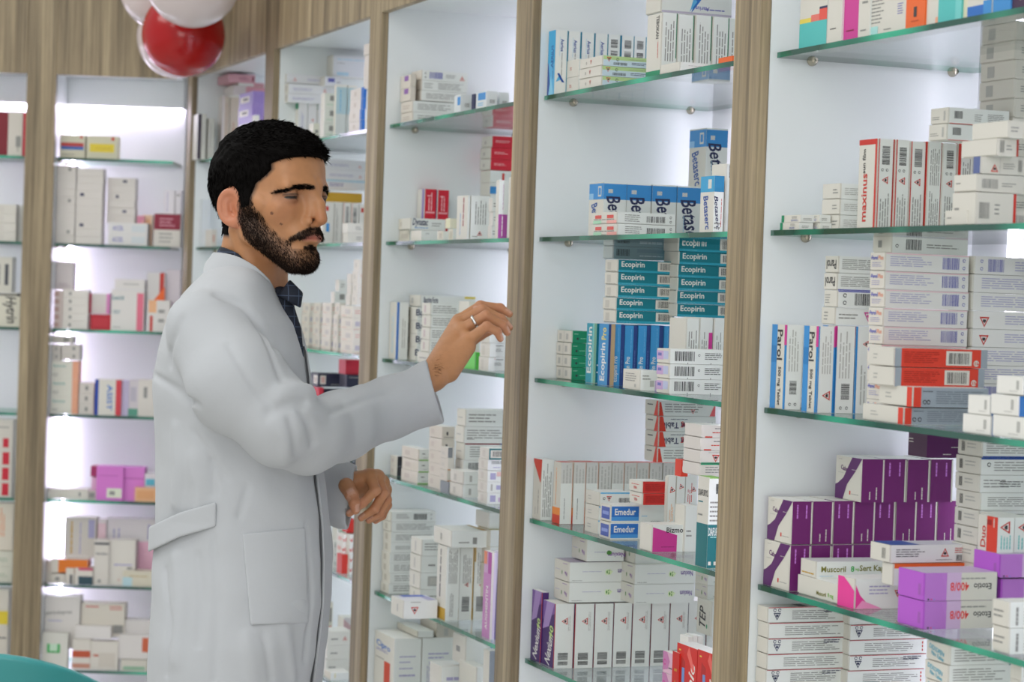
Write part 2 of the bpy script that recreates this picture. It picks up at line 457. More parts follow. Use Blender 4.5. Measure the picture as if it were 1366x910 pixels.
# --- second shelf
S('R', 2, (1041, 1066, 1085), (286, 307), n=2, v0=.006, E='R:0,0,.14,1,v L:.5,.1,.9,.4,2,B L:.55,.5,.85,.85,3', D='L:.2,.2,.8,.6,2', desc='tiny carton with green edge', where='stack', yaw=0, hid=0)
S('R', 2, (1070, 1093, 1108), (286, 307), n=2, v0=.03, E='L:.3,.15,.9,.5,3,e L:.5,.5,.9,.9,2,g', D='L:.2,.2,.8,.6,2', desc='tiny carton with blue marks', where='stack', yaw=0)
S('R', 2, (1097, 1120, 1166), (244, 306), n=3, v0=.05, E='L:.6,.3,.9,.7,2', D='L:.1,.25,.9,.75,4,G', desc='cream carton with fine print', where='stack')
_mx = 'b:.25,.72,.78,.92 O:.3,.66,2 O:.62,.66,2 T:.5,.55,11,90 N:.15,.04,.85,.42,4'
ROW('R', 2, (1146, 1170), [1192.5, 1213.5, 1235.5, 1255, 1275.5, 1298, 1320], (184, None), v0=.062,
    E='R:0,.94,1,1,r R:.9,0,1,1,r W:maxinus,.36,.36,.3,90,r W:sun~film,.30,.76,.16,90,k', D=[_mx+' R:0,0,.06,1,r', _mx+' R:0,0,.08,1,r', 'R:0,0,.07,1,r '+_mx, 'N:.1,.04,.9,.46,5 N:.1,.52,.9,.95,5', _mx, 'R:0,0,.2,1,r N:.3,.1,.9,.9,4', _mx],
    desc='tall white and red carton')
S('R', 2, (1240, 1263, 1345), (142.5, 186.5), n=2, v0=.105, E='L:.1,.25,.6,.5,2 R:.75,.2,.85,.8,G', D='B:.08,.34,.22,.8 L:.42,.2,.56,.7,4 L:.64,.2,.98,.75,5 R:0,0,1,.04,r', desc='flat white carton with bar code', where='pair on red-edged row')
_ws = dict(ce='w', cs='w', desc='cream carton with faint bar code')
S('R', 2, (1260, 1289, 1342), (279.5, 303), v0=.012, E='L:.1,.4,.3,.6,1', D='B:.15,.2,.5,.7,g', where='lowest layer, aisle end', V=.055, yaw=0, ce='w', cs='w', desc='cream carton with faint bar code')
S('R', 2, (1342, 1343, 1395), (279.5, 303), v0=.068, D='B:.1,.2,.5,.7,g', where='lowest layer, deeper', yaw=0, U=.085, ce='w', cs='w', desc='cream carton with faint bar code')
S('R', 2, (1270, 1301, 1355), (255.5, 279), v0=.014, E='L:.1,.4,.3,.6,1', D='B:.05,.2,.32,.7,g L:.45,.3,.6,.7,3 R:.93,0,1,1,r', where='second layer', yaw=0, **{k: v for k, v in _ws.items()})
S('R', 2, (1272, 1302, 1368), (231.5, 255), v0=.016, E='L:.1,.4,.3,.6,1', D='B:.08,.2,.42,.75,g L:.5,.3,.8,.6,2', where='third layer', yaw=0, **_ws)
S('R', 2, (1298, 1307, 1366), (208, 231), v0=.020, E='R:0,0,1,1,#5d6b9a', D='T:.3,.35,11,0 R:.42,0,.43,1,G L:.5,.3,.8,.7,3 B:.85,.2,.95,.9,g', where='fourth layer with triangle', yaw=0, **_ws)
S('R', 2, (1322, 1329, 1358), (184, 207.5), v0=.028, D='B:.08,.2,.3,.9,g L:.4,.3,.7,.7,2 R:.9,0,1,1,#b33a30', where='fifth layer', yaw=0, U=.08, **_ws)
S('R', 2, (1340, 1344, 1366), (160, 183.5), v0=.034, D='L:.1,.3,.7,.7,2', where='top layer', yaw=0, U=.08, **_ws)
S('R', 2, (1338, 1350, 1400), (28, 305), n=11, v0=.205, E='R:.2,.2,.4,.8,G', D='L:.15,.3,.8,.7,3', ce='w', cs='w', desc='grey-white carton', where='tall corner stack', yaw=0, hid=5, U=.085)
# --- third shelf
_pa = 'R:0,0,.36,1,b R:0,.55,.36,.75,#2f7fc0 W:Parol,.55,.76,.34,-90,k R:.86,0,1,1,#2f86c8 R:.84,.76,1,1,m W:500~mg~Tablet,.56,.27,.17,-90,k,n,.46'
_pd = ['N:.1,.45,.8,.95,4,G b:.25,.18,.7,.34 O:.3,.06,2.2 O:.65,.06,2.2', 'R:0,0,.06,1,b N:.2,.45,.8,.95,4,G T:.55,.2,14,90 R:.9,0,1,1,#2f86c8 R:.9,.76,1,1,m', 'N:.1,.4,.8,.95,4,G b:.3,.16,.78,.34 O:.3,.06,2.2 O:.65,.06,2.2', 'R:0,0,.12,1,#2f86c8 T:.6,.8,10,90 N:.3,.1,.9,.6,3,G']
S('R', 3, (1030, 1049, 1071), (433, None), v0=.004, E=_pa, D=_pd[0], desc='white and blue upright carton at the post', yaw=0, slit=0)
ROW('R', 3, (1072, 1092), [1115.5, 1140, 1164, 1188], (434, None), v0=.014, E=_pa, D=_pd[1:], desc='white and blue upright carton', slit=0)
S('R', 3, (1098, 1115, 1190), (341, 433), n=4, v0=.045, E=['L:.2,.2,.5,.8,3,g', 'L:.1,.2,.5,.8,4,g', 'W:Parol,.5,.5,.55,180,k,n,.75', 'W:Parol,.5,.5,.55,180,k,n,.75'],
  D=['T:.6,.5,16,180,m L:.05,.3,.4,.7,2', 'O:.12,.72,3 O:.12,.28,3 B:.3,.15,.6,.85 R:0,.92,1,1,e', 'L:.05,.2,.9,.85,6 R:0,0,1,.06,e', 'L:.05,.2,.9,.85,6', 'L:.05,.2,.9,.85,6'], desc='flat white painkiller carton', where='stack on blue ones')
_pp = 'L:.05,.62,.5,.8,1,e W:Parol,.32,.72,.24,0,e W:Plus,.75,.72,.24,0,#e79a80 L:.15,.2,.85,.5,3,l'
_pq = 'L:.05,.25,.6,.85,5,l B:.68,.2,.88,.85,e O:.94,.72,2.4,e O:.94,.3,2.4,e R:0,.94,1,1,i'
um, v0_, V_, z0_, H_ = S('R', 3, (1158, 1177, 1290), (336.5, 558), n=9, v0=.05, E=_pp, D=_pq, ce='#dbd6cc', cs='#e2e0dd', desc='white and rose blue-barred carton', where='front column', yaw=0)
S('R', 3, (1292, 1294, 1402), (341, 560), n=9, v0=.05+V_+.004, D=['L:.1,.2,.95,.85,5,l', 'B:.15,.2,.35,.85,e L:.4,.2,.9,.8,4,l', 'L:.1,.2,.95,.85,5,l', 'L:.1,.2,.95,.85,5,l', 'T:.14,.4,16,180 L:.4,.25,.95,.8,4,l', 'T:.14,.4,16,180 L:.4,.25,.95,.8,4,l', 'L:.1,.2,.95,.85,5,l', 'L:.1,.2,.95,.85,5,l', 'O:.08,.72,2.4,e O:.08,.3,2.4,e B:.16,.15,.36,.85,e L:.5,.2,.95,.8,4,l'], cs='#e2e0dd', desc='white and rose carton', where='deep column', U=.062, yaw=0, vis=.7)
S('R', 3, (1164, 1188, 1291), (313, 337), n=1, v0=.09, E='R:.3,.3,.5,.7,g', D='O:.06,.4,2.5 B:.18,.2,.38,.8 L:.45,.3,.9,.6,2 R:0,.92,1,1,e R:.7,.92,1,1,m', desc='white carton with blue and pink edge', where='on the rose column', yaw=0)
S('R', 3, (1166, 1190, 1291), (289, 312), n=1, v0=.10, E='R:.3,.3,.5,.7,g', D='O:.06,.4,2.5 B:.18,.2,.38,.8 L:.45,.3,.9,.6,2', desc='white carton', where='topmost, under the second shelf glass', yaw=0)
_by = dict(ce='w', slit=1, yaw=0)
S('R', 3, (1150, 1204, 1306), (543.5, 569), v0=.006, E='L:.2,.3,.4,.7,2,G R:.88,0,1,1,R', D='R:0,0,.09,1,R O:.13,.3,3 O:.2,.3,3,k L:.3,.15,.95,.85,6,s L:.12,.75,.25,.85,1,k', cs='H', desc='grey carton with red edge', where='lowest of four', **_by)
S('R', 3, (1172, 1216, 1318), (516, 543), v0=.014, E='L:.2,.3,.4,.7,2,G R:.85,0,1,1,R', D='R:0,0,.1,1,R O:.15,.25,3 O:.2,.25,3,k L:.3,.15,.95,.85,6,s L:.12,.75,.25,.85,1,k', cs='H', desc='grey carton with red edge', where='third from top of four', **_by)
_br = 'R:0,0,.07,1,H R:.93,0,1,1,H R:.55,.12,.83,.9,w B:.58,.2,.8,.8 L:.1,.2,.5,.85,6,#a8281c O:.88,.25,4.2,w R:.875,.13,.885,.37,w R:.86,.24,.9,.26,w'
S('R', 3, (1158, 1191, 1313), (489.5, 515.5), v0=.008, E='L:.2,.3,.4,.7,2,G', D=_br, cs='R', desc='red carton with white bar code panel', where='second from top of four', **_by)
S('R', 3, (1158, 1191, 1317), (463.5, 489), v0=.008, E='L:.2,.3,.4,.7,2,G', D=_br, cs='R', T='L:.1,.2,.9,.8,6,k', desc='red carton with white bar code panel', where='topmost of four', **_by)
_sm = dict(E='R:.75,.3,.85,.8,G L:.5,.15,.8,.25,1,G', D='R:0,0,1,1,#3f79bd', ce='W', cs='#3f79bd', ct='W', yaw=0, slit=1)
S('R', 3, (1284, 1320, 1323), (555, None), v0=.004, V=.06, desc='small white carton with blue side', where='lowest layer, aisle end', **_sm)
S('R', 3, (1324, 1366, 1370), (557, None), v0=.004, V=.06, desc='small white carton with blue side', where='lowest layer, next along', **_sm)
S('R', 3, (1290.5, 1320, 1324), (528.5, 555), v0=.006, V=.06, desc='small white carton with blue side', where='middle layer, aisle end', **_sm)
S('R', 3, (1321, 1357, 1363), (528, 556), v0=.005, V=.06, desc='small white carton with blue side', where='middle layer, next along', **_sm)
S('R', 3, (1329, 1364, 1370), (503, 528), v0=.006, V=.06, desc='small white carton with blue side', where='top layer', **_sm)
# --- fourth shelf
_ce = 'Q:0,.32,.10,.36,.3,.5,.62,1,1,1,.75,.68,.45,.36,.3,.0,0,.0,0,.32,p R:.44,0,1,.02,w W:Cabral,.36,.72,.11,-8,p L:.1,.6,.3,.63,1,G L:.62,.70,.95,.73,1,w Q:.38,.02,.98,.02,.98,.62,.8,.56,.55,.34,w R:.55,.13,.6,.22,r L:.63,.13,.9,.17,1,g L:.12,.92,.26,.94,1,g'
_cd = ['N:.15,.6,.35,.92,1,P N:.6,.6,.8,.92,1,P R:.93,0,1,.98,w', 'N:.3,.06,.45,.24,1,w N:.6,.06,.75,.34,1,w R:.93,0,1,.98,w']
for lv, (x0, x1, xe, yt_, yb_, nn) in enumerate([(1019, 1054, 1277, 727, 789, 8), (1023, 1056, 1279, 668, 727, 8), (1114, 1149, 1272, 612, 668, 4)]):
    um = ROW('R', 4, (x0, x1), (xe, nn), (yt_, yb_), v0=(.008, .010, .105)[lv], E=_ce, D=_cd[::-1] if lv == 2 else _cd, cs='#6f2069', ce='w', desc='purple and white carton', where=('lowest layer', 'middle layer', 'top layer')[lv], slit=0, vis=(.4, 1, 1)[lv],
             foot=None if lv == 0 else um[4]+.0005)
S('R', 4, (1211, 1236, 1290), (579, 611), v0=.155, E='L:.05,.55,.3,.8,2,w', D='L:.6,.4,.95,.5,1,w L:.4,.1,.6,.2,1,w', ce='#4e2f4a', cs='#581c58', ct='#581c58', desc='dark purple carton lying on top of purple rows', yaw=0, slit=0)
_dx = ['L:.1,.3,.9,.8,4', 'L:.1,.3,.9,.8,4', 'L:.1,.2,.95,.85,5', 'L:.1,.2,.95,.8,5', 'L:.05,.25,.5,.8,3 L:.3,.3,.7,.7,3,k', 'O:.12,.6,3 L:.2,.2,.95,.8,4 R:0,.9,1,1,B', 'L:.05,.2,.95,.85,5 R:0,0,1,.07,B']
S('R', 4, (1272, 1304, 1392), (586, 800), n=9, v0=.145, E='L:.4,.4,.85,.8,2,G B:.16,.25,.3,.8', D=[_dx[0]]*2+_dx, desc='white carton with matrix code', where='column by purple rows', hid=3)
S('R', 4, (1304, 1330, 1352), (690, 738), v0=.12, E='R:.45,0,1,1,R R:.45,.75,.7,.9,#a3261d W:Duo,.27,.4,.26,90,r N:.75,.7,.88,.95,1,w', D='T:.45,.72,17,90 N:.15,.1,.85,.5,4,T', desc='upright white and red carton', where='first of two', yaw=0, slit=0)
S('R', 4, (1350, 1352.5, 1378), (690, 738), v0=.148, D='T:.45,.72,17,90 N:.15,.1,.85,.5,4,T', U=.08, desc='upright white and red carton', where='second of two', yaw=0, slit=0)
S('R', 4, (1161, 1186, 1298), (727, 751.5), v0=.03, E='B:.6,.2,.8,.8,g', D='L:.06,.3,.42,.8,4,k T:.66,.55,13,0 L:.55,.1,.75,.2,1,g B:.8,.08,.95,.42 L:.78,.5,.98,.85,3,r', T='R:0,0,1,.35,B', ct='#c9c6cf', desc='flat white carton with triangle', where='before purple rows', yaw=1)
S('R', 4, (1176, 1190, 1300), (752, 782), v0=.034, D='R:0,.8,1,1,o L:.1,.3,.6,.6,2,O', ct='o', desc='white carton with orange lid', where='before purple rows', yaw=1)
S('R', 4, (1066, 1087, 1188), (749, 772.5), v0=.014, E='L:.1,.15,.9,.35,1,Y', D='W:Muscoril,.22,.55,.34,0,#7c7a26 W:8,.47,.56,.34,0,#27a844 W:mg,.53,.5,.16,0,V W:Sert~Kapsül,.78,.55,.34,0,#7c7a26 T:.96,.5,0.1,0 L:.04,.1,.22,.2,1,L', ct='#cfd0ce', desc='white capsule carton with olive lettering', where='upper', yaw=-2)
S('R', 4, (1063, 1117, 1140), (780, 801), v0=.012, E='W:Muscoril,.6,.3,.22,0,#7c7a26 W:8~mg,.83,.3,.22,0,V', D='L:.2,.3,.8,.7,3', desc='white capsule carton with olive lettering', where='lower, laid across', yaw=0, V=.05)
S('R', 4, (1117, 1139, 1200), (772, 808), v0=.01, E='Q:0,0,1,0,1,.6,.7,.8,.35,1,0,1,#e83f98', D='Q:0,0,.45,0,.25,.2,.1,.45,.0,.8,#e83f98 Q:.0,.0,.6,.0,.45,.1,.15,.28,#f09ac4 L:.3,.45,.8,.8,3,l T:.95,.5,11,180', desc='white carton with pink blush', yaw=0)
_et = 'Q:0,0,.35,0,.22,1,0,1,#b877cb R:.3,0,.52,1,#cfb2d6 R:.5,0,1,1,w W:Etotio,.80,.5,.22,180,k W:400/8,.48,.5,.3,180,#e0413d,n,.26 L:.5,.72,.85,.85,1,g E:.05,.06,1.4,1.4,k E:.09,.06,.9,.9,r E:.13,.06,.8,.8,b'
_es = dict(E='R:.8,.2,.9,.6,#a35bb5', ce='#b55ccb', cs='#bb7acd', ct='#c7b6cf', slit=1)
S('R', 4, (1198, 1232, 1330), (764, 825, 1), n=2, v0=.006, D=_et, desc='lilac and white carton', where='front pair', yaw=0, **_es)
S('R', 4, (1331, 1334, 1430), (772, 833), n=2, v0=.123, D=_et, desc='lilac and white carton', where='pair deeper in', yaw=0, U=.09, **_es)
S('R', 4, (1298, 1332, 1430), (739, 771), v0=.115, D=_et, desc='lilac and white carton lying on deeper pair', yaw=0, **_es)
S('R', 4, (1322, 1344, 1376), (803, 880), n=2, v0=.004, E='L:.1,.3,.8,.7,2', D='N:.1,.1,.3,.8,1 L:.4,.1,.9,.8,6', desc='white carton at the glass edge', where='pair', yaw=0, V=.05)
# --- below: cartons standing on the fifth shelf
_bd = ['L:.2,.15,.92,.8,5 R:.955,.15,.97,.3,r R:.955,.4,.97,.55,r R:.955,.65,.97,.8,r R:0,.95,1,1,#b0414a', 'O:.08,.8,2.6,n O:.14,.8,2.6,n T:.11,.4,12,180,n L:.3,.15,.92,.8,5 L:.7,.6,.95,.9,2,n R:0,.95,1,1,#b0414a']
S('R', 5, (998, 1020, 1127), (809, 1024), n=10, v0=.003, E='', D=_bd, T='L:.1,.3,.9,.6,1,k', ct='#c9c7c4', desc='flat white carton with red dashes', where='aisle stack', hid=5, yaw=0)
S('R', 5, (1112, 1128.5, 1232), (812, 1026), n=10, v0=.128, D=_bd[::-1], desc='flat white carton with red dashes', where='second stack', hid=5, vis=.8, yaw=0)
S('R', 5, (1232, 1263, 1358), (861, 1045), n=7, v0=.02, E='W:DEXOFEN,.45,.62,.24,-12,#27a3c0 W:Film~Tablet,.5,.3,.2,-12,#27a3c0', D='L:.05,.15,.8,.85,5 R:.85,.94,1,1,t', desc='white carton with light blue lettering', where='stack', hid=5, yaw=0)
S('R', 5, (1345, 1360, 1420), (880, 1048), n=6, v0=.03, D='L:.05,.15,.8,.85,5', desc='white carton', where='stack at frame corner', hid=5, yaw=0)

# ================================================================ BAY PAST HIS HAND
_ae = 'R:0,0,1,1,c Q:0,0,.5,0,.15,.45,0,.6,#2a4f9a Q:.2,.0,.9,.0,.5,.3,#8fd0ee R:.0,.5,1,1,#3fa8d8 W:AERIUS,.6,.6,.28,90,B N:.7,.25,.85,.7,1,B'
_ad = ['R:.93,0,1,1,#3f8ea6 W:Aerius,.55,.77,.26,-90,B N:.48,.3,.62,.66,1,g N:.3,.6,.4,.9,1,L Q:.1,.2,.4,.33,.85,.18,.55,.24,c Q:.2,.33,.35,.34,.8,.2,.6,.2,B']*4
_ab = ['b:.2,.80,.75,.93 b:.2,.45,.75,.75 R:.93,0,1,1,#3f8ea6']*3
ROW('2', 1, (731, 740), [757.5, 775, 793, 811, 828.5, 846, 863], (40, 127), v0=.006, E=_ae, D=_ad+_ab, desc='upright white carton with blue face', slit=0)
_gf = 'R:.0,.62,1,1,#b9d596 R:.0,.0,1,.62,#c9dbe4 T:.12,.66,9,180 O:.3,.68,2.6 B:.22,.12,.5,.4 L:.6,.2,.95,.5,2,n L:.55,.7,.95,.8,1,g'
S('2', 1, (772, 801, 866), (73.5, 129), n=3, v0=.004, E='O:.3,.5,2.2 T:.5,.55,8,180', D=_gf, desc='flat carton striped green and blue', where='front stack', yaw=0)
S('2', 1, (755, 772, 790), (78, 128), n=2, v0=.030, E='L:.3,.4,.5,.6,2,r', desc='small cream carton', where='pair before upright row', yaw=0)
_gt = ['N:.15,.25,.85,.9,4 R:.94,.3,1,1,#4b8767 W:Ilo,.93,.2,.12,90,k']
ROW('2', 1, (862.5, 881), [903, 926, 949, 972, 994], (16.5, None), v0=.018, E='R:0,0,1,.11,v W:TEBOKAN,.74,.78,.2,-90,k,n,.36 N:.75,.3,.85,.55,1,r', D=_gt, ct='W', desc='tall white carton with green edge', slit=2)
S('2', 1, (875, 881, 976), (-13, 15.5), v0=.06, D='Q:.42,.05,.62,1,.5,1,A Q:.40,.1,.5,.6,.46,.9,c W:Aerius,.58,.3,.2,180,e L:.62,.2,.9,.35,1,e R:0,0,1,.1,#bfb8c8', desc='flat white carton with blue feather', where='on tall row', yaw=0, U=.06)
S('2', 1, (881, 905, 972), (82, None), v0=.004, D='L:.2,.6,.6,.7,1', desc='flat cream carton at the glass edge', yaw=0, V=.07)
S('2', 1, (960, 976, 992), (74, None), v0=.062, E='R:0,.3,1,1,o', D='R:0,0,1,1,o', ce='o', cs='o', desc='small orange carton', yaw=0, U=.05, V=.03)
# second shelf
_be = 'R:0,.69,1,1,b R:.0,.69,.3,.8,#8fc0e6 W:Betaserc,.48,.34,.40,-74,#24539c,i,.6 R:.62,.74,.85,.93,w R:.66,.77,.81,.9,b R:0,.98,1,1,w'
_bs = 'R:0,.69,1,.975,b L:.2,.74,.4,.94,1,w W:Betaserc,.58,.30,.6,-80,n,i,.95 N:.24,.1,.32,.45,1,L'
_br2 = ROW('2', 2, (785, 804), [835.5, 869, 902.5, 937, 968, 1000], (242, None), v0=.045, E=_be, D=_bs, desc='white and blue carton', slit=0, ct='W')
ROW('2', 2, (919, 941), [970.5], (170, 246), v0=.262, E=_be, D=_bs, desc='white and blue carton standing on top', where='deep place', slit=0, foot=_br2[4]+.0005)
S('2', 2, (935, 952, 966), (234, None), v0=.02, E='R:0,.72,1,1,#3f9fcd R:.55,.78,.8,.94,w W:Betaserc,.5,.36,.35,-78,B,i,.62', D='R:0,.72,1,1,#3585b4 W:Betaserc,.35,.35,.4,-84,n,i,.6 L:.1,.05,.9,.2,2 N:.7,.1,.85,.6,1,r', desc='smaller white and blue carton', yaw=0, slit=0)
S('2', 2, (961, 967, 984), (218, None), v0=.045, D='R:.3,.62,1,.78,o N:.2,.1,.5,.5,2,r N:.15,.8,.3,.98,1,n', desc='white carton with orange patch', yaw=0, U=.05)
S('2', 2, (789, 821.5, 901), (282, None), n=2, v0=.006, E='R:.15,.45,.4,.75,#d8564c R:.62,.45,.88,.75,#d8564c R:.62,.0,1,.28,#e8a59c R:.08,.0,.4,.28,#a9d8b8 L:.1,.3,.9,.42,1,k', D='L:.12,.15,.42,.85,4 B:.5,.18,.82,.72 O:.92,.68,2.2 O:.92,.3,2.2 R:0,0,1,.04,G', desc='flat white carton with red tabs', where='front pair', yaw=0)
# third shelf
_ec = 'R:0,0,1,1,t R:0,0,1,.2,a R:0,.2,1,.23,#6cc0cc W:Ecopirin,.25,.62,.42,0,W,n,.40 B:.72,.28,.93,.82,k'
_ec = 'R:0,0,1,.2,#2b9bb3 W:Ecopirin,.25,.60,.44,0,W,n,.40 R:.68,.18,.97,.92,w B:.72,.28,.93,.82,k L:.06,.08,.3,.13,1,#7fc3cf'
_eE = 'R:.2,.2,.5,.8,#c4c1b8 L:.1,.06,.9,.12,1,k'
S('2', 3, (805, 821.5, 900), (346, 431), n=5, v0=.037, E=_eE, D=_ec, cs='t', ct='t', desc='teal carton', where='aisle column')
S('2', 3, (894, 902.5, 984), (317.5, 422.5), n=6, v0=.137, E='', D=_ec, cs='t', ct='t', desc='teal carton', where='deep column', U=.06)
S('2', 3, (804, 817, 887), (311, 345), n=2, v0=.05, E='', D='B:.05,.25,.3,.8 R:.45,.55,.98,.85,#7f98a0 L:.5,.2,.95,.4,1,#c4d4d8', ce='#b4bcbc', cs='#8aa3a8', ct='#8aa3a8', desc='grey-blue carton', where='on teal column', hid=0)
S('2', 3, (743, 761, 783), (441, None), n=4, v0=.055, E='R:.15,.25,.3,.75,G R:.62,.25,.78,.75,G R:.48,0,.5,1,G', D='E:.35,.35,2.2,2.2,k L:.55,.3,.95,.45,1,#8fd3b4 L:.1,.7,.4,.8,1,#bfe5d4', cs='v', ct='v', desc='small green carton', where='stack at the partition', yaw=0)
S('2', 3, (783, 792, 800), (431, None), v0=.036, E='R:.0,.0,1,1,#2f97ae W:Ecopirin,.5,.55,.55,90,W,n,.78 R:.78,0,1,1,#79c3c0', D='R:0,0,.35,1,#9cc9a5 R:.35,0,1,1,t E:.6,.3,1.4,1.4,W E:.6,.18,1.4,1.4,W', desc='upright teal carton', yaw=0, slit=0)
_pe = 'R:0,0,1,1,#3b8fc7 W:Ecopirin,.5,.38,.5,90,W,n,.62 W:Pro,.5,.84,.5,90,y,n,.2'
_pr = 'R:0,0,.68,1,#3f95cf R:.68,0,1,1,#26407f W:Ecopirin~Pro,.33,.27,.36,90,W,n,.42 N:.48,.55,.54,.95,1,#8cc3e6 N:.8,.2,.86,.6,1,#6f83b8'
S('2', 3, (800, 811, 816), (432, None), v0=.022, E=_pe, D='R:0,0,.3,1,#26407f R:.35,0,1,1,#b49b78', ce='#3b8fc7', cs='#26407f', desc='upright blue carton, face forward', yaw=0, slit=0)
ROW('2', 3, (798, 816), [833, 850.5, 867.5, 885, 895], (432.5, None), v0=.033, E=_pe, D=_pr, ce='#3b8fc7', cs='#3f95cf', ct='#3f95cf', desc='upright blue carton, spine forward', slit=0)
ROW('2', 3, (891.5, 913.5), [932, 951, 972], (423, None), v0=.085, E='W:Clox,.6,.25,.3,-90,m N:.45,.12,.55,.35,1,M', D=['N:.1,.1,.9,.9,4', 'N:.1,.1,.6,.9,3 R:.7,.1,1,.8,m', 'N:.1,.1,.5,.9,3 R:.8,0,1,1,m'], desc='upright white carton with pink mark')
S('2', 3, (831, 852, 877), (493.5, None), v0=.006, E='L:.15,.4,.8,.85,4 R:.7,.15,.8,.3,G', D='L:.1,.5,.6,.8,2 R:.55,.2,.8,.5,G R:.85,.0,1,.5,#c9b4d8', desc='small white carton with grey print', yaw=0)
_3d = 'B:.08,.2,.42,.85 O:.5,.6,2 L:.6,.3,.9,.8,4,k R:.3,0,.31,.1,k R:.7,0,.71,.1,k'
S('2', 3, (876, 891, 971), (465, None), n=3, v0=.012, E='R:.0,.25,.55,.85,#c5a6cf R:.55,.3,.95,.85,#bcc3de R:.1,.5,.4,.7,e', D=_3d, desc='white carton with wide bar code', where='front stack', yaw=0)
# fourth shelf
_rr = 'Q:0,1,1,1,.85,.62,0,.95,r N:.62,.1,.72,.5,1,k N:.3,.08,.38,.2,1,k'
S('2', 4, (712, 722, 738), (613, None), v0=.005, E=_rr+' Q:0,1,.0,.98,.9,.62,1,.98,R', D='N:.1,.05,.9,.95,5', desc='upright white carton with red corner', where='at the partition', yaw=0, slit=0)
ROW('2', 4, (738, 748), [764.5, 781, 798, 815, 832, 849, 866, 883, 900, 917], (616, None), v0=.016, E='R:0,0,1,.14,#d8422c R:0,.14,1,.26,#ef8f3f N:.3,.3,.5,.9,1,O', D=['R:0,.66,1,1,#cdcdc9 N:.08,.66,.92,.96,3,G N:.3,.08,.4,.42,1,k R:.97,0,1,1,#e79a6c']*3+['R:0,.5,1,1,#cfcfcb N:.08,.5,.92,.96,3,G'], ct='#c25248', desc='upright white carton with red top', slit=0)
_wl = 'O:.12,.55,2.4 T:.28,.55,10,180 B:.6,.2,.95,.6 R:0,.9,1,1,c L:.5,.1,.55,.2,1,g'
S('2', 4, (781, 799, 842), (656.5, 706), n=3, v0=.022, E='L:.2,.3,.5,.7,2,G', D=_wl, desc='flat white carton with blue rim', where='aisle stack', yaw=0)
_em = 'R:.0,.08,.42,.92,A R:.0,.08,.42,.3,#4a94d6 W:Emedur,.21,.6,.38,0,W,n,.32 L:.46,.25,.55,.45,1,L T:.88,.5,11,0 L:.6,.02,.75,.08,1,k'
S('2', 4, (800, 813.5, 902), (673.5, 714), n=2, v0=.008, E='R:.15,.15,.95,.85,#4a5fae R:.25,.4,.85,.6,#8a9bd6', D=_em, desc='white carton with blue name band', where='front pair', yaw=0)
S('2', 4, (839, 856, 890), (642, 674), n=2, v0=.035, E='W:Vita,.5,.4,.3,8,r L:.2,.6,.8,.75,1,r', D='L:.1,.2,.95,.8,6,#8e1f1c', cs='#c5302b', ct='W', desc='red carton with white end', where='pair on banded cartons', yaw=0)
S('2', 4, (853, 868.5, 928), (700, 731, 1), v0=.004, E='', D='Q:.0,.0,.56,.0,.56,.62,.0,.92,m W:Bizmopen,.62,.78,.2,0,k L:.2,.15,.5,.22,1,#8d1f66', desc='white carton with magenta panel', yaw=0)
ROW('2', 4, (886, 889), [901.5, 913.5, 930], (633, None), v0=.075, E='', D=['T:.5,.8,11,20,r N:.2,.1,.8,.6,3,O', 'T:.5,.85,9,20,r N:.2,.1,.8,.6,2', 'N:.15,.1,.6,.9,3,r T:.7,.8,9,0 L:.7,.2,.9,.5,4'], desc='upright white carton with orange print', where='middle row')
S('2', 4, (900, 912, 930), (674, None), v0=.06, E='', D='L:.1,.3,.6,.5,2', desc='white carton behind magenta panel', yaw=0)
S('2', 4, (929, 944, 962), (636.5, 752, 1), v0=.004, E='R:0,0,1,.48,#1d6f74 W:DIAFURYL,.5,.82,.07,0,k,n,.85 L:.1,.7,.5,.74,1,t L:.1,.55,.5,.6,1,g', D='R:0,0,1,.48,#226f74 W:DIAFURYL,.5,.40,.09,0,W,n,.9 L:.2,.32,.9,.36,1,#8fc0c0 B:.5,.82,.95,.93 L:.1,.5,.9,.75,5 R:0,.99,1,1,V R:.1,.03,.3,.07,w R:.5,.03,.7,.07,w', ct='V', desc='tall white and teal carton', yaw=0, slit=0)
_mg = ['Q:0,0,.1,.0,.05,.9,0,1,R W:40~mg,.55,.4,.4,180,r W:Film~Tablet,.3,.4,.4,180,n L:.2,.75,.5,.85,1,n L:.85,.4,.95,.7,1,n Q:0,0,.12,0,.06,.98,0,.98,R', 'L:.1,.2,.9,.85,4 Q:0,0,.08,0,.03,.9,0,.9,R T:.6,.3,9,180 Q:.9,.0,1,.0,1,.9,#e86a70']
S('2', 4, (860, 877, 954), (534, 617), n=4, v0=.175, E='L:.2,.6,.6,.8,1,k Q:.7,0,1,0,1,1,.9,1,#e04a3c', D=[_mg[1], _mg[0], _mg[0], _mg[1]], desc='white carton with red corner', where='column on the row')
S('2', 4, (926, 934, 968), (566.5, 635.5), n=4, v0=.012, E='', D=['L:.2,.2,.9,.8,3 R:0,.9,1,1,v', 'T:.6,.4,13,180 L:.3,.8,.8,.9,1 R:0,0,1,.06,v', 'L:.4,.3,.9,.5,1,r L:.5,.65,.9,.8,1,k R:.1,0,.4,.1,r', 'L:.4,.3,.9,.5,1,r L:.5,.65,.9,.8,1,k R:.1,0,.4,.1,r'], ce='#d5cfc9', cs='#d5cfc9', U=.06, desc='pale carton', where='column at post', yaw=0)
S('2', 4, (900, 908, 917), (613, 636), v0=.06, E='E:.5,.5,4,8,R', D='E:.5,.5,4,8,w', ce='R', cs='R', ct='R', desc='small red carton on the upright row', yaw=0)
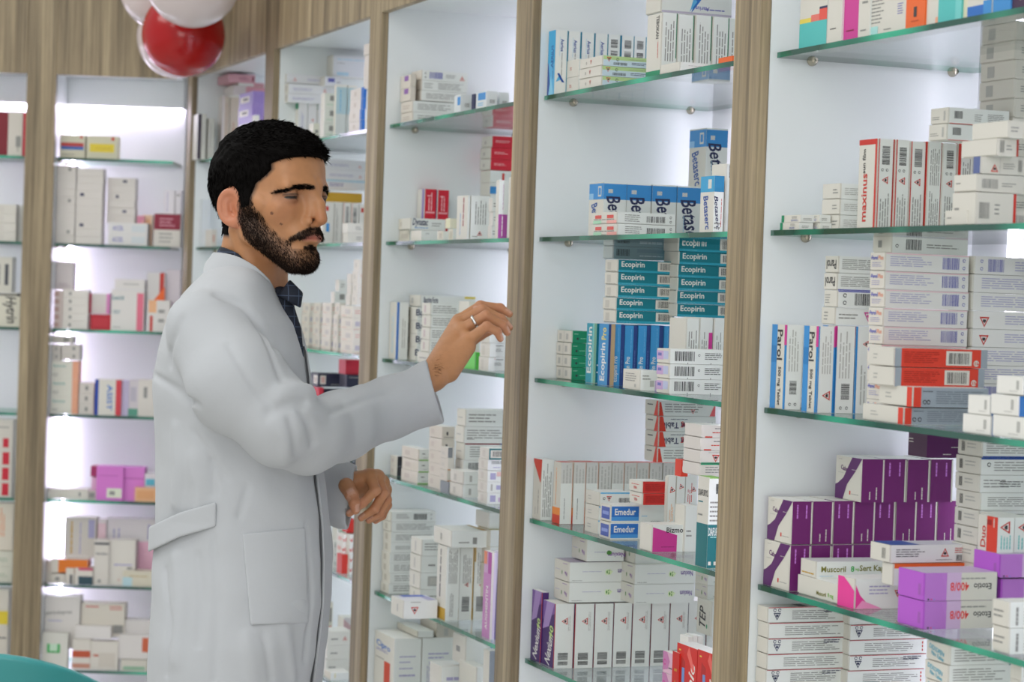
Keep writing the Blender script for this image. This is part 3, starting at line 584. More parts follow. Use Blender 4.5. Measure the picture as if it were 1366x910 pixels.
# fifth shelf
_nf = 'R:0,0,1,1,#46246b Q:0,.7,1,.85,1,1,0,1,#7a54a0 Q:0,.55,.5,.62,.9,1,.3,1,#a88bc4 W:Nexium,.55,.28,.42,75,W,i,.5 E:.7,.54,2.5,8,#5d8f3a W:40,.7,.54,.3,75,#c5dd8a R:.95,0,1,1,r'
_nd = 'T:.5,.73,13,90 N:.68,.58,.82,.88,2,G b:.18,.13,.72,.24 b:.18,.05,.72,.11 R:.975,0,1,1,#3a3350'  # dark end strip paints the shaded gap to the next carton
S('2', 5, (710, 722.5, 728), (790, None), v0=.007, E=_nf, D='', ce='#4a2a70', cs='#4a2a70', desc='upright purple carton at the partition', yaw=0, slit=0)
_nu = ROW('2', 5, (724, 740.5), [766.5, 792.5, 818, 843, 868, 893, 918, 943, 968], (805, None), v0=.009, E=_nf, D=_nd, desc='upright white and purple carton', slit=0)
_nt = 'W:Nexium,.86,.52,.26,180,#6d4f9a,n,.2 E:.62,.5,5.2,4.2,#4e8a3c W:40,.62,.5,.3,180,#dfeec0 L:.2,.5,.5,.56,1,l L:.04,.06,.2,.12,1,g'
_ne = 'E:.55,.42,1.8,4,#4e8a3c W:Ne,.82,.4,.2,170,u L:.1,.5,.4,.56,1,l L:.6,.85,.9,.92,1,u'
S('2', 5, (738, 757, 843), (750, 804.5), n=2, v0=.03, E=_ne, D=_nt, T='R:0,0,1,.9,#b9aec2 L:.1,.3,.9,.5,1,u', desc='flat white carton with green oval', where='front pair', yaw=0)
S('2', 5, (841, 845, 927), (753, 806.5), n=2, v0=.135, E=_ne, D=_nt, desc='flat white carton with green oval', where='deep pair', yaw=0, U=.07)
S('2', 5, (762, 781, 832), (720, 749.5), v0=.06, E=_ne, D='W:Nexium,.8,.3,.2,180,u E:.6,.4,5,4,#4e8a3c L:.2,.4,.5,.46,1,l', desc='flat white carton with green oval', where='aisle one of top layer', yaw=0)
S('2', 5, (829, 846, 930), (724, 752.5), v0=.14, E='E:.6,.4,2,4,#4e8a3c', D='W:Nexium,.8,.3,.2,180,u E:.6,.4,5,4,#4e8a3c', desc='flat white carton with green oval', where='deeper one of top layer', yaw=0)
S('2', 5, (927, 944, 970), (762, 801), n=2, v0=.235, E=_ne, D='L:.3,.2,.9,.3,1', desc='flat white carton with green oval', where='post pair', yaw=0)
S('2', 5, (929, 948, 970), (802, 850), v0=.228, E='W:TEP,.4,.5,.44,88,k,i,.6 E:.72,.25,2.5,4,#2e9a6a N:.85,.2,.9,.7,1,G', D='R:.2,.1,.6,.4,#2f5a2c N:.4,.6,.8,.9,2', desc='upright white carton with black letters', yaw=0)
_rn = 'R:0,0,1,1,#cf2b22 Q:.1,.0,.42,.0,.42,.8,.2,.86,#b32019 W:Rennie,.68,.42,.3,82,W,i,.78 R:.27,.1,.4,.72,#6f8fc6 Q:.5,.9,.8,.7,.9,.72,.6,1,#e86a60 L:.1,.9,.2,.95,1,y'
S('2', 5, (897, 905, 910), (871, None), v0=.004, E='R:0,0,1,1,#c8251e L:.3,.7,.7,.8,1,Y N:.3,.1,.6,.6,1,Y', ce='#c8251e', cs='#c8251e', ct='#d6d3ca', desc='upright red carton', where='thin one at the aisle', yaw=0, slit=0)
S('2', 5, (903, 929, 934), (866, None), v0=.006, V=.03, E=_rn, ce='#cf2b22', cs='#cf2b22', ct='#dedbd6', desc='upright red carton with slanted lettering', where='first', yaw=0, slit=0)
S('2', 5, (930.5, 957, 962), (875, None), v0=.006, V=.03, E=_rn, ce='#cf2b22', cs='#cf2b22', ct='#dedbd6', desc='upright red carton with slanted lettering', where='second', yaw=0, slit=0)
ROW('2', 5, (905, 916), [923, 930, 938], (848, None), v0=.05, E='', D='', ce='W', cs='W', ct='W', desc='upright white carton behind red ones')
S('2', 5, (883, 896, 904), (872, 930), n=2, v0=.03, E='Q:0,.1,.5,.2,.7,.6,.4,1,0,1,#c77fb0 O:.2,.5,5,m L:.6,.2,.95,.35,1,k', D='L:.3,.3,.8,.7,2,m', ce='#e2b8cc', cs='#dcb4c6', desc='small pink carton', where='pair beside red ones', yaw=0)
# ================================================================ BAY BEHIND HIS HAND
_f1 = ['L:.1,.2,.6,.8,3 B:.7,.2,.95,.7', 'L:.1,.2,.95,.8,4', 'L:.05,.2,.25,.8,3 L:.35,.15,.95,.85,5', 'O:.07,.7,2 O:.07,.3,2 B:.16,.2,.45,.85,e L:.52,.3,.75,.7,3 T:.88,.4,12,0,#d98a84']
S('3', 1, (534, 549, 608), (134, 166), n=2, v0=.02, E='L:.2,.3,.8,.7,2,#b9a9a0', D=_f1[:2], ce='#d8d0c4', desc='flat cream carton', where='lower layer by glass edge', yaw=0)
S('3', 1, (548, 561, 623), (93, 133.5), n=3, v0=.045, E='R:.2,.3,.5,.7,#c9b6a6', D=_f1[1:], ce='#d8d0c4', desc='flat cream carton with faint print', where='upper layer', yaw=0)
S('3', 1, (533, 547, 552), (99, 133.5), n=2, v0=.03, E='R:.4,.55,.8,.95,u', D='', ce='#d8d0c4', cs='#d3ccc0', desc='small cream carton', where='pair beside upper layer', yaw=0)
S('3', 1, (606, 613.5, 629), (126, None), v0=.03, E='R:.5,.5,.95,.9,b', D='B:.4,.4,.8,.6,g', ce='#dadfe0', cs='#d7dbd9', desc='small white carton with blue corner', where='near stack', yaw=0, slit=0)
S('3', 1, (635, 648, 663), (121, None), v0=.04, E='R:.2,.6,.9,.95,b L:.2,.3,.8,.5,2,c', D='B:.3,.4,.8,.6,g', ce='#dadfe0', cs='#d7dbd9', desc='small white carton with blue band', where='middle', yaw=0, slit=0)
S('3', 1, (629, 632, 636), (125, None), v0=.045, ce='n', cs='n', ct='n', desc='small navy carton', where='', yaw=0, slit=0)
S('3', 1, (663, 665, 679), (123, None), v0=.075, D='B:.3,.4,.8,.6,g', ce='#dadfe0', cs='#d7dbd9', desc='small white carton', where='by the post', yaw=0, slit=0)
S('3', 2, (641, 654, 698), (181, 226.5), n=3, v0=.20, E='R:.3,.3,.5,.6,#b9b4ae', D='L:.1,.4,.55,.65,2,#f2c4c6', cs='#cf2a3c', ct='#cf2a3c', desc='red carton with white end', where='back column', yaw=0)
S('3', 2, (640, 653, 698), (227, 318), n=6, v0=.20, E='', D=['L:.2,.3,.8,.7,2', 'R:.0,.1,.2,.7,b L:.4,.3,.8,.7,2', 'R:.35,.2,.42,.8,r'], desc='white carton', where='column under red ones', yaw=0, hid=3)
ROW('3', 2, (556, 565), [582, 598.5], (252, None), v0=.09, E='R:.7,.0,1,1,#8a7ab4', D='R:.08,.55,.9,.58,#e9a3a8 N:.25,.6,.7,.95,2,#f0c0c4 L:.2,.85,.6,.9,1,#f0c0c4', cs='#c92236', ct='#c92236', desc='upright red carton')
S('3', 2, (530, 544, 562), (291, 306), v0=.04, E='R:.2,.3,.8,.7,#c4bcae', D='', ce='#d8d2c2', desc='small cream carton', where='at the partition, upper', yaw=0)
S('3', 2, (530, 546, 566), (306.5, 323), v0=.03, E='R:.2,.3,.8,.7,#c4bcae', D='', ce='#d8d2c2', desc='small cream carton', where='at the partition, lower', yaw=0)
S('3', 2, (545, 547, 594), (290.5, 306), v0=.016, D='W:Dynatac,.26,.6,.6,0,n,i,.46 L:.1,.1,.5,.25,1,b L:.6,.3,.9,.7,2', U=.06, desc='flat white carton with navy lettering', yaw=0)
S('3', 2, (548, 561, 584), (307, None), v0=.014, E='', D='O:.3,.7,1.4,k O:.42,.7,1.4,k', ce='#d9d5c9', desc='cream carton under navy lettering', yaw=0)
S('3', 2, (583, 590, 601), (308, None), v0=.02, E='R:.3,.2,.8,.8,#c4bcae', ce='#d8d2c2', desc='tiny cream carton', where='first', yaw=0)
S('3', 2, (598, 603, 609), (305, None), v0=.03, E='R:.3,.2,.8,.8,#c4bcae', ce='#d8d2c2', desc='tiny cream carton', where='second', yaw=0)
S('3', 2, (594, 600, 609), (291, 304.5), v0=.04, ce='#dcd9b8', cs='#e2dec6', desc='pale yellow tiny carton', yaw=0)
ROW('3', 2, (609, 623), [627, 653], (260, None), v0=.012, E='N:.5,.3,.75,.95,1,#9a3b3b N:.3,.1,.4,.6,1,b', D=['', 'N:.2,.35,.85,.9,5 T:.5,.15,10,0,r L:.1,.05,.4,.1,1'], desc='upright white carton with red-brown lettering', slit=0)
S('3', 2, (652, 656, 664), (264, None), n=3, v0=.03, D='L:.2,.3,.8,.7,2', ce='#d2cec6', desc='small cream carton', where='stack by purple upright', yaw=0)
S('3', 2, (662, 665, 680), (240, None), v0=.025, E='', D='R:0,.0,1,.42,#a7509a N:.25,.05,.5,.4,1,W N:.3,.5,.5,.95,1,#c9b4c4 R:.85,.0,1,1,W', desc='upright white and purple carton', yaw=0, slit=0)
S('3', 2, (679, 681, 694), (236, None), v0=.03, D='R:.1,.08,.8,.42,#7585c4 L:.3,.6,.8,.9,3', desc='upright white and blue carton by the post', yaw=0, slit=0)
# third shelf
S('3', 3, (520, 530, 545), (403, None), v0=.05, E='R:.88,0,1,1,A N:.3,.1,.6,.9,2,L', D='R:0,0,.12,1,A N:.4,.2,.8,.8,2,G', desc='upright white carton with blue edge', yaw=0, slit=0)
S('3', 3, (546, 560, 634), (393.5, 409), v0=.055, E='R:.2,.25,.35,.75,G', D='W:Bactrim~Forte,.18,.6,.5,0,n,n,.26 R:.8,.8,1,1,y', desc='flat white carton', where='topmost across the stacks', yaw=0)
S('3', 3, (541, 556, 622), (409.5, 482), n=4, v0=.045, E='R:.2,.25,.32,.75,G', D='W:Bac,.09,.6,.5,0,n L:.03,.2,.2,.35,1', desc='flat white carton', where='stack behind', yaw=0)
S('3', 3, (562, 573, 616), (404, 470), n=4, v0=.02, E='R:.3,.2,.5,.8,#c5b4b4', D='L:.05,.15,.85,.85,4 R:.9,.1,1,.9,G', desc='flat white carton', where='front stack', yaw=0)
S('3', 3, (556, 571, 613), (470, None), v0=.016, E='L:.2,.3,.8,.6,1', D='L:.1,.3,.6,.6,2', desc='flat white carton under front stack', yaw=0)
S('3', 3, (612, 625, 641), (402, None), v0=.05, D='L:.2,.7,.8,.9,3', cs='#dcdcd0', desc='upright white carton behind the wrist', yaw=0, slit=0)
S('3', 3, (619, 634, 640), (470, None), v0=.014, E='R:.92,0,1,1,#3f9a3a', ce='#69cf57', cs='#57c14a', ct='#69cf57', desc='bright green carton', yaw=0, slit=0)
_ds = 'R:.1,.78,.16,.9,r L:.22,.75,.6,.88,1,k L:.1,.35,.6,.6,3 R:.75,.1,.8,.9,w'
S('3', 3, (640, 652, 661), (439, None), n=3, v0=.012, E='R:.2,.1,.5,.8,#cbc7bc', D='', ce='#d6d2c8', desc='small cream carton', where='first post stack', yaw=0)
S('3', 3, (654, 656, 682), (439, None), n=3, v0=.03, D=_ds, desc='small white carton with red spot', where='second post stack', yaw=0, U=.05)
# fourth shelf
S('3', 4, (521, 529.5, 537), (608.5, None), n=2, v0=.035, E='R:.2,.3,.5,.7,#c9bdb4', D='B:.1,.1,.9,.9,k', ce='#d6cfc4', cs='D', desc='tiny cream and black carton', where='pair at the partition', yaw=0)
S('3', 4, (536, 557, 573), (599, None), n=3, v0=.012, E='R:.2,.3,.5,.7,#c9bdb4', D='L:.3,.5,.6,.7,1,k L:.4,.2,.9,.3,1 R:0,0,1,.09,V', ce='#d6cdc2', desc='small cream carton with green line', where='second stack', yaw=0)
S('3', 4, (573, 589, 607), (569, None), n=5, v0=.02, E='R:.15,.3,.4,.7,#c9bdb4', D='R:.3,.3,.45,.6,k L:.1,.1,.9,.2,1,k', ce='#d3cabf', cs='#cfc9bd', desc='cream carton', where='third stack', yaw=0)
S('3', 4, (588, 597, 605), (597, None), n=4, v0=.008, E='L:.2,.3,.6,.6,2,G', D=['R:.5,0,1,1,#dfdcd4 R:0,0,1,.1,#c58a4a']*3+['R:0,.1,.8,1,s R:.1,.2,.7,.9,#8b8f95'], ce='#cfc8be', cs='#e0ddd4', desc='small cream carton', where='fourth stack', yaw=0)
S('3', 4, (587, 597, 600), (643, None), v0=.003, V=.03, ce='s', cs='s', ct='s', desc='small grey carton', where='on the glass edge', yaw=0, slit=0)
_g5 = ['L:.05,.2,.6,.8,3', 'L:.3,.15,.95,.85,5 R:0,.0,1,.06,r', 'B:.1,.45,.4,.85 L:.6,.6,.95,.7,1 R:0,0,1,.06,k', 'L:.1,.15,.95,.85,5 R:0,.93,.7,1,C R:.7,.93,1,1,B', 'L:.05,.25,.95,.85,4 L:.05,.2,.2,.3,1,k']
S('3', 4, (607, 618, 686), (546, 650), n=5, v0=.035, E='L:.2,.4,.7,.6,1,G', D=_g5[1:]+_g5[:1], desc='flat white carton with dense print', where='big stack', yaw=0)
S('3', 4, (600, 616, 640), (629, None), n=2, v0=.006, E='R:.3,.2,.5,.7,#bdb9b2', D='R:.35,.2,.5,.7,G', ce='#d2cdc5', desc='small cream carton', where='pair before the big stack', yaw=0)
S('3', 4, (639, 650.5, 676), (598, None), n=5, v0=.01, E='R:.3,.2,.6,.8,#cac3bb', D=['R:.15,.2,.45,.8,l R:.6,.2,.85,.6,#c7b2cc', 'R:.2,.2,.3,.8,G R:.5,.3,.85,.7,l', 'R:.15,.2,.45,.8,l R:.5,.5,.9,.9,#dcb8b4', 'R:.02,.02,.98,.98,#e2e4e6 B:.2,.6,.75,.9,k L:.3,.2,.7,.4,1,l', 'R:0,0,1,1,#0f6a72 R:.08,.14,.92,.86,w B:.2,.25,.8,.75,k'], ce='#d3cec6', desc='small white carton', where='post stack', yaw=0)
# fifth shelf
S('3', 5, (509, 520, 580), (682, 797), n=8, v0=.05, E='R:.3,.2,.6,.8,#bdb7a9', D=['L:.1,.2,.7,.85,3 R:.85,.3,.95,.8,D', 'L:.1,.2,.7,.85,3 R:.85,.3,.95,.8,D', 'L:.1,.2,.8,.85,4', 'L:.1,.2,.8,.85,4', 'B:.65,.25,.9,.8 L:.1,.3,.5,.7,3', 'L:.1,.2,.95,.8,4', 'L:.1,.2,.95,.85,5', 'L:.1,.3,.45,.8,3 B:.5,.2,.8,.8 O:.9,.7,1.6 O:.9,.3,1.6'], ce='#d6d2c6', desc='flat white carton with print', where='stack at the partition', yaw=0)
S('3', 5, (546, 560, 592), (719, 800), n=4, v0=.018, E='R:.4,.2,.5,.8,G', D=['L:.3,.3,.9,.7,2', 'R:.3,.2,.9,.8,G L:.4,.3,.8,.7,4,w', 'L:.3,.3,.6,.6,1', 'L:.1,.3,.7,.8,3'], desc='white carton', where='second stack', yaw=0)
ROW('3', 5, (582, 594.5), [613, 632, 651], (729, 833), v0=.006, E='R:0,0,1,.16,Y N:.25,.3,.5,.95,1,k', D=['N:.15,.5,.85,.97,6 N:.3,.05,.6,.4,3', 'N:.2,.5,.85,.97,5 T:.5,.48,9,90 b:.2,.12,.75,.32 R:.94,.0,1,1,Y', 'N:.2,.5,.85,.97,5 T:.5,.48,9,90 b:.2,.12,.75,.32 R:.0,.8,.08,1,Y'], desc='tall white carton with yellow foot', where='row', slit=0)
S('3', 5, (578, 601, 649), (708, 731), v0=.004, E='B:.4,.3,.5,.7,g', D='R:.6,.2,.72,.6,g L:.2,.2,.5,.4,1', T='R:0,.9,1,1,Y', desc='flat white carton lying on the tall row', yaw=0)
S('3', 5, (646, 655, 662), (737, None), v0=.01, E='R:.55,.35,1,1,#b04aa0 R:0,0,1,.75,#c486bd W:AUGMENTIN,.5,.35,.3,90,W,n,.5 R:.0,.85,.4,1,#e38a6a', D='R:0,0,.4,1,w', ce='#c9a0c6', cs='#c9c0d4', desc='upright magenta carton', yaw=0, slit=0)
S('3', 5, (659, 671, 676), (738, None), v0=.02, E='Q:0,0,.25,.0,.4,.8,.9,1,.3,1,0,1,#c9c5d8 R:.5,.85,.7,.95,w', ce='#5a4a96', cs='#5a4a96', ct='#d5d2da', desc='upright purple-blue carton by the post', yaw=0, slit=0)
S('3', 5, (521, 537, 583), (801, 826.5, 1), v0=max(-.075, RW.on_z(537, 826.5, SHELF_TOP[5])[1]), E='R:.5,.3,.6,.7,G', D='T:.32,.45,17,180 L:.2,.85,.5,.95,1', T='R:0,.2,.35,.9,#5569b8 R:.35,.7,1,.95,l', ct='#d8d8de', desc='flat white carton jutting over the glass edge', yaw=0)
S('3', 5, (634, 651, 690), (684, 706), v0=.08, E='', D='B:.6,.2,.9,.7', desc='flat white carton', where='back column, top', yaw=0)
S('3', 5, (634, 652, 690), (706.5, 800), n=4, v0=.08, E='', D='L:.3,.4,.9,.5,1', ce='#cfcabd', desc='flat white carton with yellow lid', where='back column', ct='#d3c98a', yaw=0, hid=2)
# sixth shelf
ROW('3', 6, (497, 525), [562, 604], (851, None), v0=.03, E='R:.52,0,.82,.66,#cc4427 W:Cipro,.45,.84,.075,-3,A,n,.7 L:.1,.76,.7,.8,2,e L:.1,.66,.5,.69,1,g', D=['L:.2,.75,.8,.79,1,l L:.2,.68,.6,.72,1,l L:.2,.6,.7,.64,1,l L:.2,.5,.8,.56,1,l L:.2,.4,.6,.44,1,l', 'L:.2,.72,.9,.82,2,l N:.15,.2,.35,.7,3,l'], desc='large white carton with orange stripe', where='row', slit=0, ct='W')
S('3', 6, (573, 588, 633), (889, None), v0=.012, E='R:.3,.0,.62,.7,o', D='L:.15,.2,.9,.9,6,l', desc='white carton with orange bar', yaw=0, slit=0)
S('3', 6, (603, 620, 662), (850, 889), v0=.045, E='R:.3,.4,.6,.6,g', D='R:.8,.55,.86,.7,b R:.8,.75,.86,.9,b', desc='white carton lying behind orange bar', yaw=0)
S('3', 6, (612, 634, 650), (890, None), v0=.04, desc='white carton', where='under the lying one', yaw=0)
S('3', 6, (645, 652, 664), (868, None), v0=.012, D='Q:0,0,.9,0,1,.9,.2,1,s', cs='s', desc='white and grey upright carton', yaw=0, slit=0)
S('3', 6, (560, 582, 612), (830, 851), v0=.10, E='', D='R:.3,.1,.5,.6,G', ce='#bdb6aa', cs='#c8c3b8', desc='cream carton on the large cartons', yaw=0)
S('3', 6, (527, 556, 578), (842, 851), v0=.12, ce='#c9c4b6', desc='thin cream carton on the large cartons', yaw=0)

# ================================================================ BAY BEHIND HIS FACE
_h = dict(yaw=0)
S('4', 1, (440, 443, 496), (73, 101), v0=.24, D='L:.1,.75,.95,.88,1,L L:.1,.6,.3,.66,1,g R:.1,.05,.4,.2,L', U=.05, cs='#dcdde2', desc='large white carton', where='at the back', yaw=0)
S('4', 1, (430, 433, 455), (101, 114), v0=.15, D='R:.2,.4,.6,.8,e L:.7,.3,.95,.5,1', U=.06, cs='#dcdde2', desc='flat white carton under the large one', yaw=0)
S('4', 1, (376, 382, 438), (98, 110), v0=.045, E='', D='T:.2,.45,11,0,#d9a09a L:.5,.3,.95,.6,2,l', cs='#dcdde0', desc='flat white carton', where='top of three', yaw=0)
S('4', 1, (379, 384, 442), (111, 136), n=2, v0=.045, E='R:.3,.2,.7,.8,#b9b4ae', D='T:.85,.45,11,0,#d9a09a L:.1,.3,.7,.6,2,l', cs='#dcdde0', desc='flat white carton', where='lower of three', yaw=0)
ROW('4', 1, (393, 397), [410, 423, 437, 450], (136.5, None), v0=.04, E='R:0,.85,1,1,v', D=['N:.3,.1,.6,.9,2,l', 'T:.5,.6,8,90,#d07a74 N:.3,.1,.6,.4,2', 'T:.5,.6,8,90,#d07a74'], cs='#dcdcdc', desc='upright white carton', slit=0, where='row under the three')
S('4', 1, (428, 432, 447), (124, None), n=3, v0=.01, D='R:.5,.5,.9,.85,g L:.2,.2,.8,.3,1,#9cc4a4', cs='#d9ddd4', desc='pale green-white carton', where='stack', yaw=0)
S('4', 1, (412, 417, 426), (164, None), v0=.006, D='R:.3,.4,.8,.6,g', cs='#dcdccc', desc='small cream carton', where='before the pale stack', yaw=0)
ROW('4', 1, (445, 448), [463, 476], (112, None), v0=.03, E='', D='R:0,.45,1,.95,#b9d3dc N:.3,.5,.5,.9,1,c R:.0,.95,1,1,W', cs='#d9dedd', desc='tall pale blue carton', slit=0)
S('4', 1, (466, 483, 500), (116, 174), n=4, v0=.008, E='R:.3,.3,.5,.7,#c7bdb4 R:.85,0,1,1,A', D='R:0,0,.25,1,A', ce='#d9d2cc', desc='small cream carton with blue band', where='post stack', yaw=0)
S('4', 1, (485, 497, 505), (56, 115.5), n=4, v0=.010, E='R:.6,.3,.8,.7,#c7bdb4', D='', ce='#d9d2cc', desc='small cream carton', where='stack on the blue-banded ones', yaw=0)
S('4', 2, (428, 433, 488), (212, 252), n=3, v0=.07, D=['L:.1,.3,.6,.7,2,e R:0,.8,1,1,L', 'T:.85,.4,9,0,#d9a09a L:.1,.3,.7,.6,2,l', 'T:.85,.4,9,0,#d9a09a L:.1,.3,.7,.6,2,l'], cs='#dbdce0', U=.05, desc='flat white carton', where='stack on the mustard one', yaw=0)
S('4', 2, (420, 428, 483), (255.5, 268), v0=.05, D='', ce='Y', cs='Y', ct='Y', desc='mustard yellow carton', yaw=0)
ROW('4', 2, (425, 430), [445, 456, 467, 478, 490], (269, None), v0=.03, E='', D=['R:.2,.8,.5,.9,r R:.3,.3,.6,.5,b', 'N:.2,.1,.5,.9,2', 'R:.1,0,.16,1,#d98a70 b:.4,.5,.8,.9', 'b:.3,.5,.75,.9 R:.1,0,.16,1,#d98a70'], cs='#dcdad4', desc='upright white carton with red lines', where='nose-level row', slit=0)
S('4', 2, (457, 463, 491), (297, None), n=2, v0=.008, D='L:.4,.3,.7,.7,2', cs='#dddbd2', desc='small white carton', where='pair before upright row', yaw=0)
# third shelf: the wall of little cartons
for k, (xl, xc, xr, yt, n, v) in enumerate([(402, 412, 420, 404, 4, .09), (418, 426, 433, 404, 4, .06), (430, 441, 449, 404, 4, .035), (446, 451, 460, 404, 4, .02), (455, 470, 487, 408, 4, .008)]):
    S('4', 3, (xl, xc, xr), (yt, None), n=n, v0=v, E='L:.1,.1,.5,.2,1,#d08a70 R:.4,.3,.8,.7,#c4beb8', D=['R:.2,.3,.6,.7,#b9b4c0 L:.1,.0,.9,.1,1,#d08a70', 'L:.2,.3,.8,.7,2,#d49a90'], ce='#dbd4c8', cs='#dcd7cc', desc='little cream carton', where=ORD[k]+' column from partition', yaw=0, slit=1)
S('4', 3, (441, 446, 468), (389, 404), v0=.03, D='R:.3,.3,.6,.8,g', ce='#d6d0c6', desc='little cream carton on the third column', yaw=0)
S('4', 3, (447, 452, 462), (373, 388.5), v0=.05, D='L:.2,.3,.8,.7,2', ce='#d6d0c6', desc='pale carton one above the third column', yaw=0)
S('4', 3, (470, 477, 490), (346, 407), n=4, v0=.014, E='R:.3,.3,.6,.7,#c7c2ba', D='T:.5,.5,9,180,#d08a84', ce='#dad4ca', cs='#dcd8d0', desc='little white carton', where='pile on fifth column', yaw=0)
S('4', 3, (462, 468, 475), (365, 407), n=3, v0=.03, E='', D='', ce='#d6d0c6', cs='#d9d4ca', desc='little white carton', where='pile next to fifth column', yaw=0)
# fourth shelf: navy and red
S('4', 4, (414, 424, 458), (498, 516), v0=.012, E='R:.4,.2,.9,.85,w R:.5,.3,.8,.7,#b9a9a4', D='R:.08,.2,.3,.85,w R:.12,.3,.26,.75,#c9a49c L:.5,.1,.95,.25,1,g', ce='#27293f', cs='#27293f', ct='#27293f', desc='flat navy carton', where='first', yaw=0, slit=0)
S('4', 4, (459, 462, 492), (500, 517), v0=.05, D='L:.1,.7,.9,.9,1,g', ce='#27293f', cs='#27293f', ct='#27293f', U=.06, desc='flat navy carton', where='second', yaw=0, slit=0)
S('4', 4, (457, 461, 490), (480, 499.5), v0=.05, D='', ce='#c02a3e', cs='#c02a3e', ct='#c02a3e', U=.06, desc='red carton on the second navy one', yaw=0, slit=0)
S('4', 4, (411, 424, 428), (516.5, None), v0=.012, ce='#c8283c', cs='#c8283c', desc='red carton under the navy one', yaw=0, slit=0)
ROW('4', 4, (426, 431), [446, 465, 492], (518, None), v0=.03, D='R:.5,.2,.7,.9,#6a6c80', ce='#23253a', cs='#23253a', ct='#23253a', desc='upright dark navy carton', slit=0)
# fifth shelf, under his arm
S('4', 5, (446, 452, 470), (604, None), n=3, v0=.10, D='L:.2,.2,.8,.8,3,#9cc4a4 R:.8,0,1,1,V', desc='white and green carton', where='deep place', yaw=0, vis=.3)
# sixth shelf
S('4', 5, (456, 463, 475), (693, 711), v0=.02, ce='#c22a22', cs='#c22a22', ct='#c22a22', desc='small red carton', where='on the white ones', yaw=0, slit=0)
S('4', 5, (449, 457, 464), (713, None), n=4, v0=.015, E='R:.2,.3,.7,.7,#dcaaa4', D='W:vid,.5,.5,.5,0,r', ce='#dcd8d2', desc='small white carton with red print', where='first stack', yaw=0)
S('4', 5, (436, 444, 449), (722, None), n=3, v0=.02, E='', D='L:.2,.3,.8,.7,2', ce='#dcd8d2', desc='small white carton', where='stack at his coat', yaw=0)
S('4', 5, (463, 466, 478), (713, None), n=4, v0=.022, D='W:vid,.4,.5,.5,0,r', U=.05, desc='small white carton with red print', where='second stack', yaw=0)
S('4', 5, (449, 455.5, 457), (740, 756), v0=.008, V=.02, ce='r', cs='r', ct='r', desc='tiny red carton', where='before the first stack', yaw=0, slit=0)
# seventh shelf
S('4', 6, (430, 436, 468), (842, 895), n=3, v0=.02, E='', D=['L:.1,.3,.4,.6,1', 'L:.1,.3,.4,.6,1', 'T:.7,.5,12,0,#c97a74 L:.1,.3,.4,.6,1'], ce='#d9d9d2', cs='#dcdcd4', desc='flat white carton', where='stack', yaw=0, U=.07)
S('4', 6, (434, 437, 443), (803, 841.5), v0=.06, D='R:.3,.3,.8,.8,g L:.2,.05,.8,.2,1,r', cs='#d5d3c4', desc='upright cream carton', yaw=0, U=.05)
S('4', 6, (455, 458, 476), (824, 841.5), v0=.08, D='Q:0,0,.9,0,0,.9,#c9a9ac', cs='#d3cfd0', desc='low pale carton on the stack', yaw=0, U=.05)
S('4', 6, (432, 440, 466), (897, None), v0=.006, D='R:.2,.2,.25,.9,#d3c98a', ce='#d8d2c6', desc='white carton at the shelf edge', yaw=0)

# ================================================================ CORNER BAY
ROW('5', 1, (255, 263), [268, 275], (152, None), v0=-.02, E='', D=['R:0,0,1,1,#3a3142', 'N:.3,.3,.6,.9,2,g'], ce='#cfcdc2', cs='#cfcfc6', desc='upright grey-white carton', slit=0)
S('5', 1, (274, 277, 286), (158, None), v0=.08, D='N:.3,.3,.6,.9,2,g', cs='#c9c9c0', desc='upright grey-white carton', where='deeper one', yaw=0, slit=0, U=.06)
ROW('5', 1, (290, 296), [306, 318], (128, None), v0=.14, E='', D=['R:0,0,.3,1,#e2d8da N:.5,.2,.7,.9,1,#d0a090', 'N:.3,.1,.6,.6,1,#c98a70'], cs='#d6c9bc', ce='#d9d2cc', desc='tall beige carton', slit=0)
S('5', 1, (318, 336, 356), (121, 176), n=3, v0=.02, E='R:.1,.25,.75,.7,w R:.3,.4,.65,.58,k', D='N:.1,.1,.7,.9,3,#8f7fc4', ce='#8f80bd', cs='#a58fd0', ct='#a58fd0', desc='violet carton with label', where='stack', yaw=0, slit=0)
S('5', 1, (336, 340, 350), (153, 164), v0=.008, ce='#dfe0d6', cs='#dfe0d6', desc='small white carton before violet ones', yaw=0, slit=0, V=.008)
S('5', 1, (296, 311, 353), (114, 127), v0=.145, E='', D='R:.4,0,1,1,#d59aa6', ce='#dcd7d4', cs='#d9cfd0', desc='flat white and pink carton', yaw=0, slit=0)
S('5', 1, (289, 305, 340), (98, 109), v0=.15, D='L:.4,.3,.8,.7,2,#9c5a6a R:.9,.2,.96,.8,C', ce='#cf9aa6', cs='#d9a3af', ct='#d9a3af', desc='flat pink carton', yaw=0, slit=0)
S('5', 1, (302, 318, 352), (109, 114), v0=.15, D='R:.6,0,1,1,#d59aa6', desc='thin white and pink carton', yaw=0, slit=0)
S('5', 2, (273, 281, 289), (306, None), v0=.02, D='R:.3,.3,.6,.7,#d0a090', cs='#d9d3ca', ce='#d9d3ca', desc='small white carton behind his ear', yaw=0, slit=0)
S('5', 2, (266, 269, 281), (266, None), v0=.10, cs='#d4dade', ce='#d4dade', desc='tall pale carton', yaw=0, slit=0, U=.06)

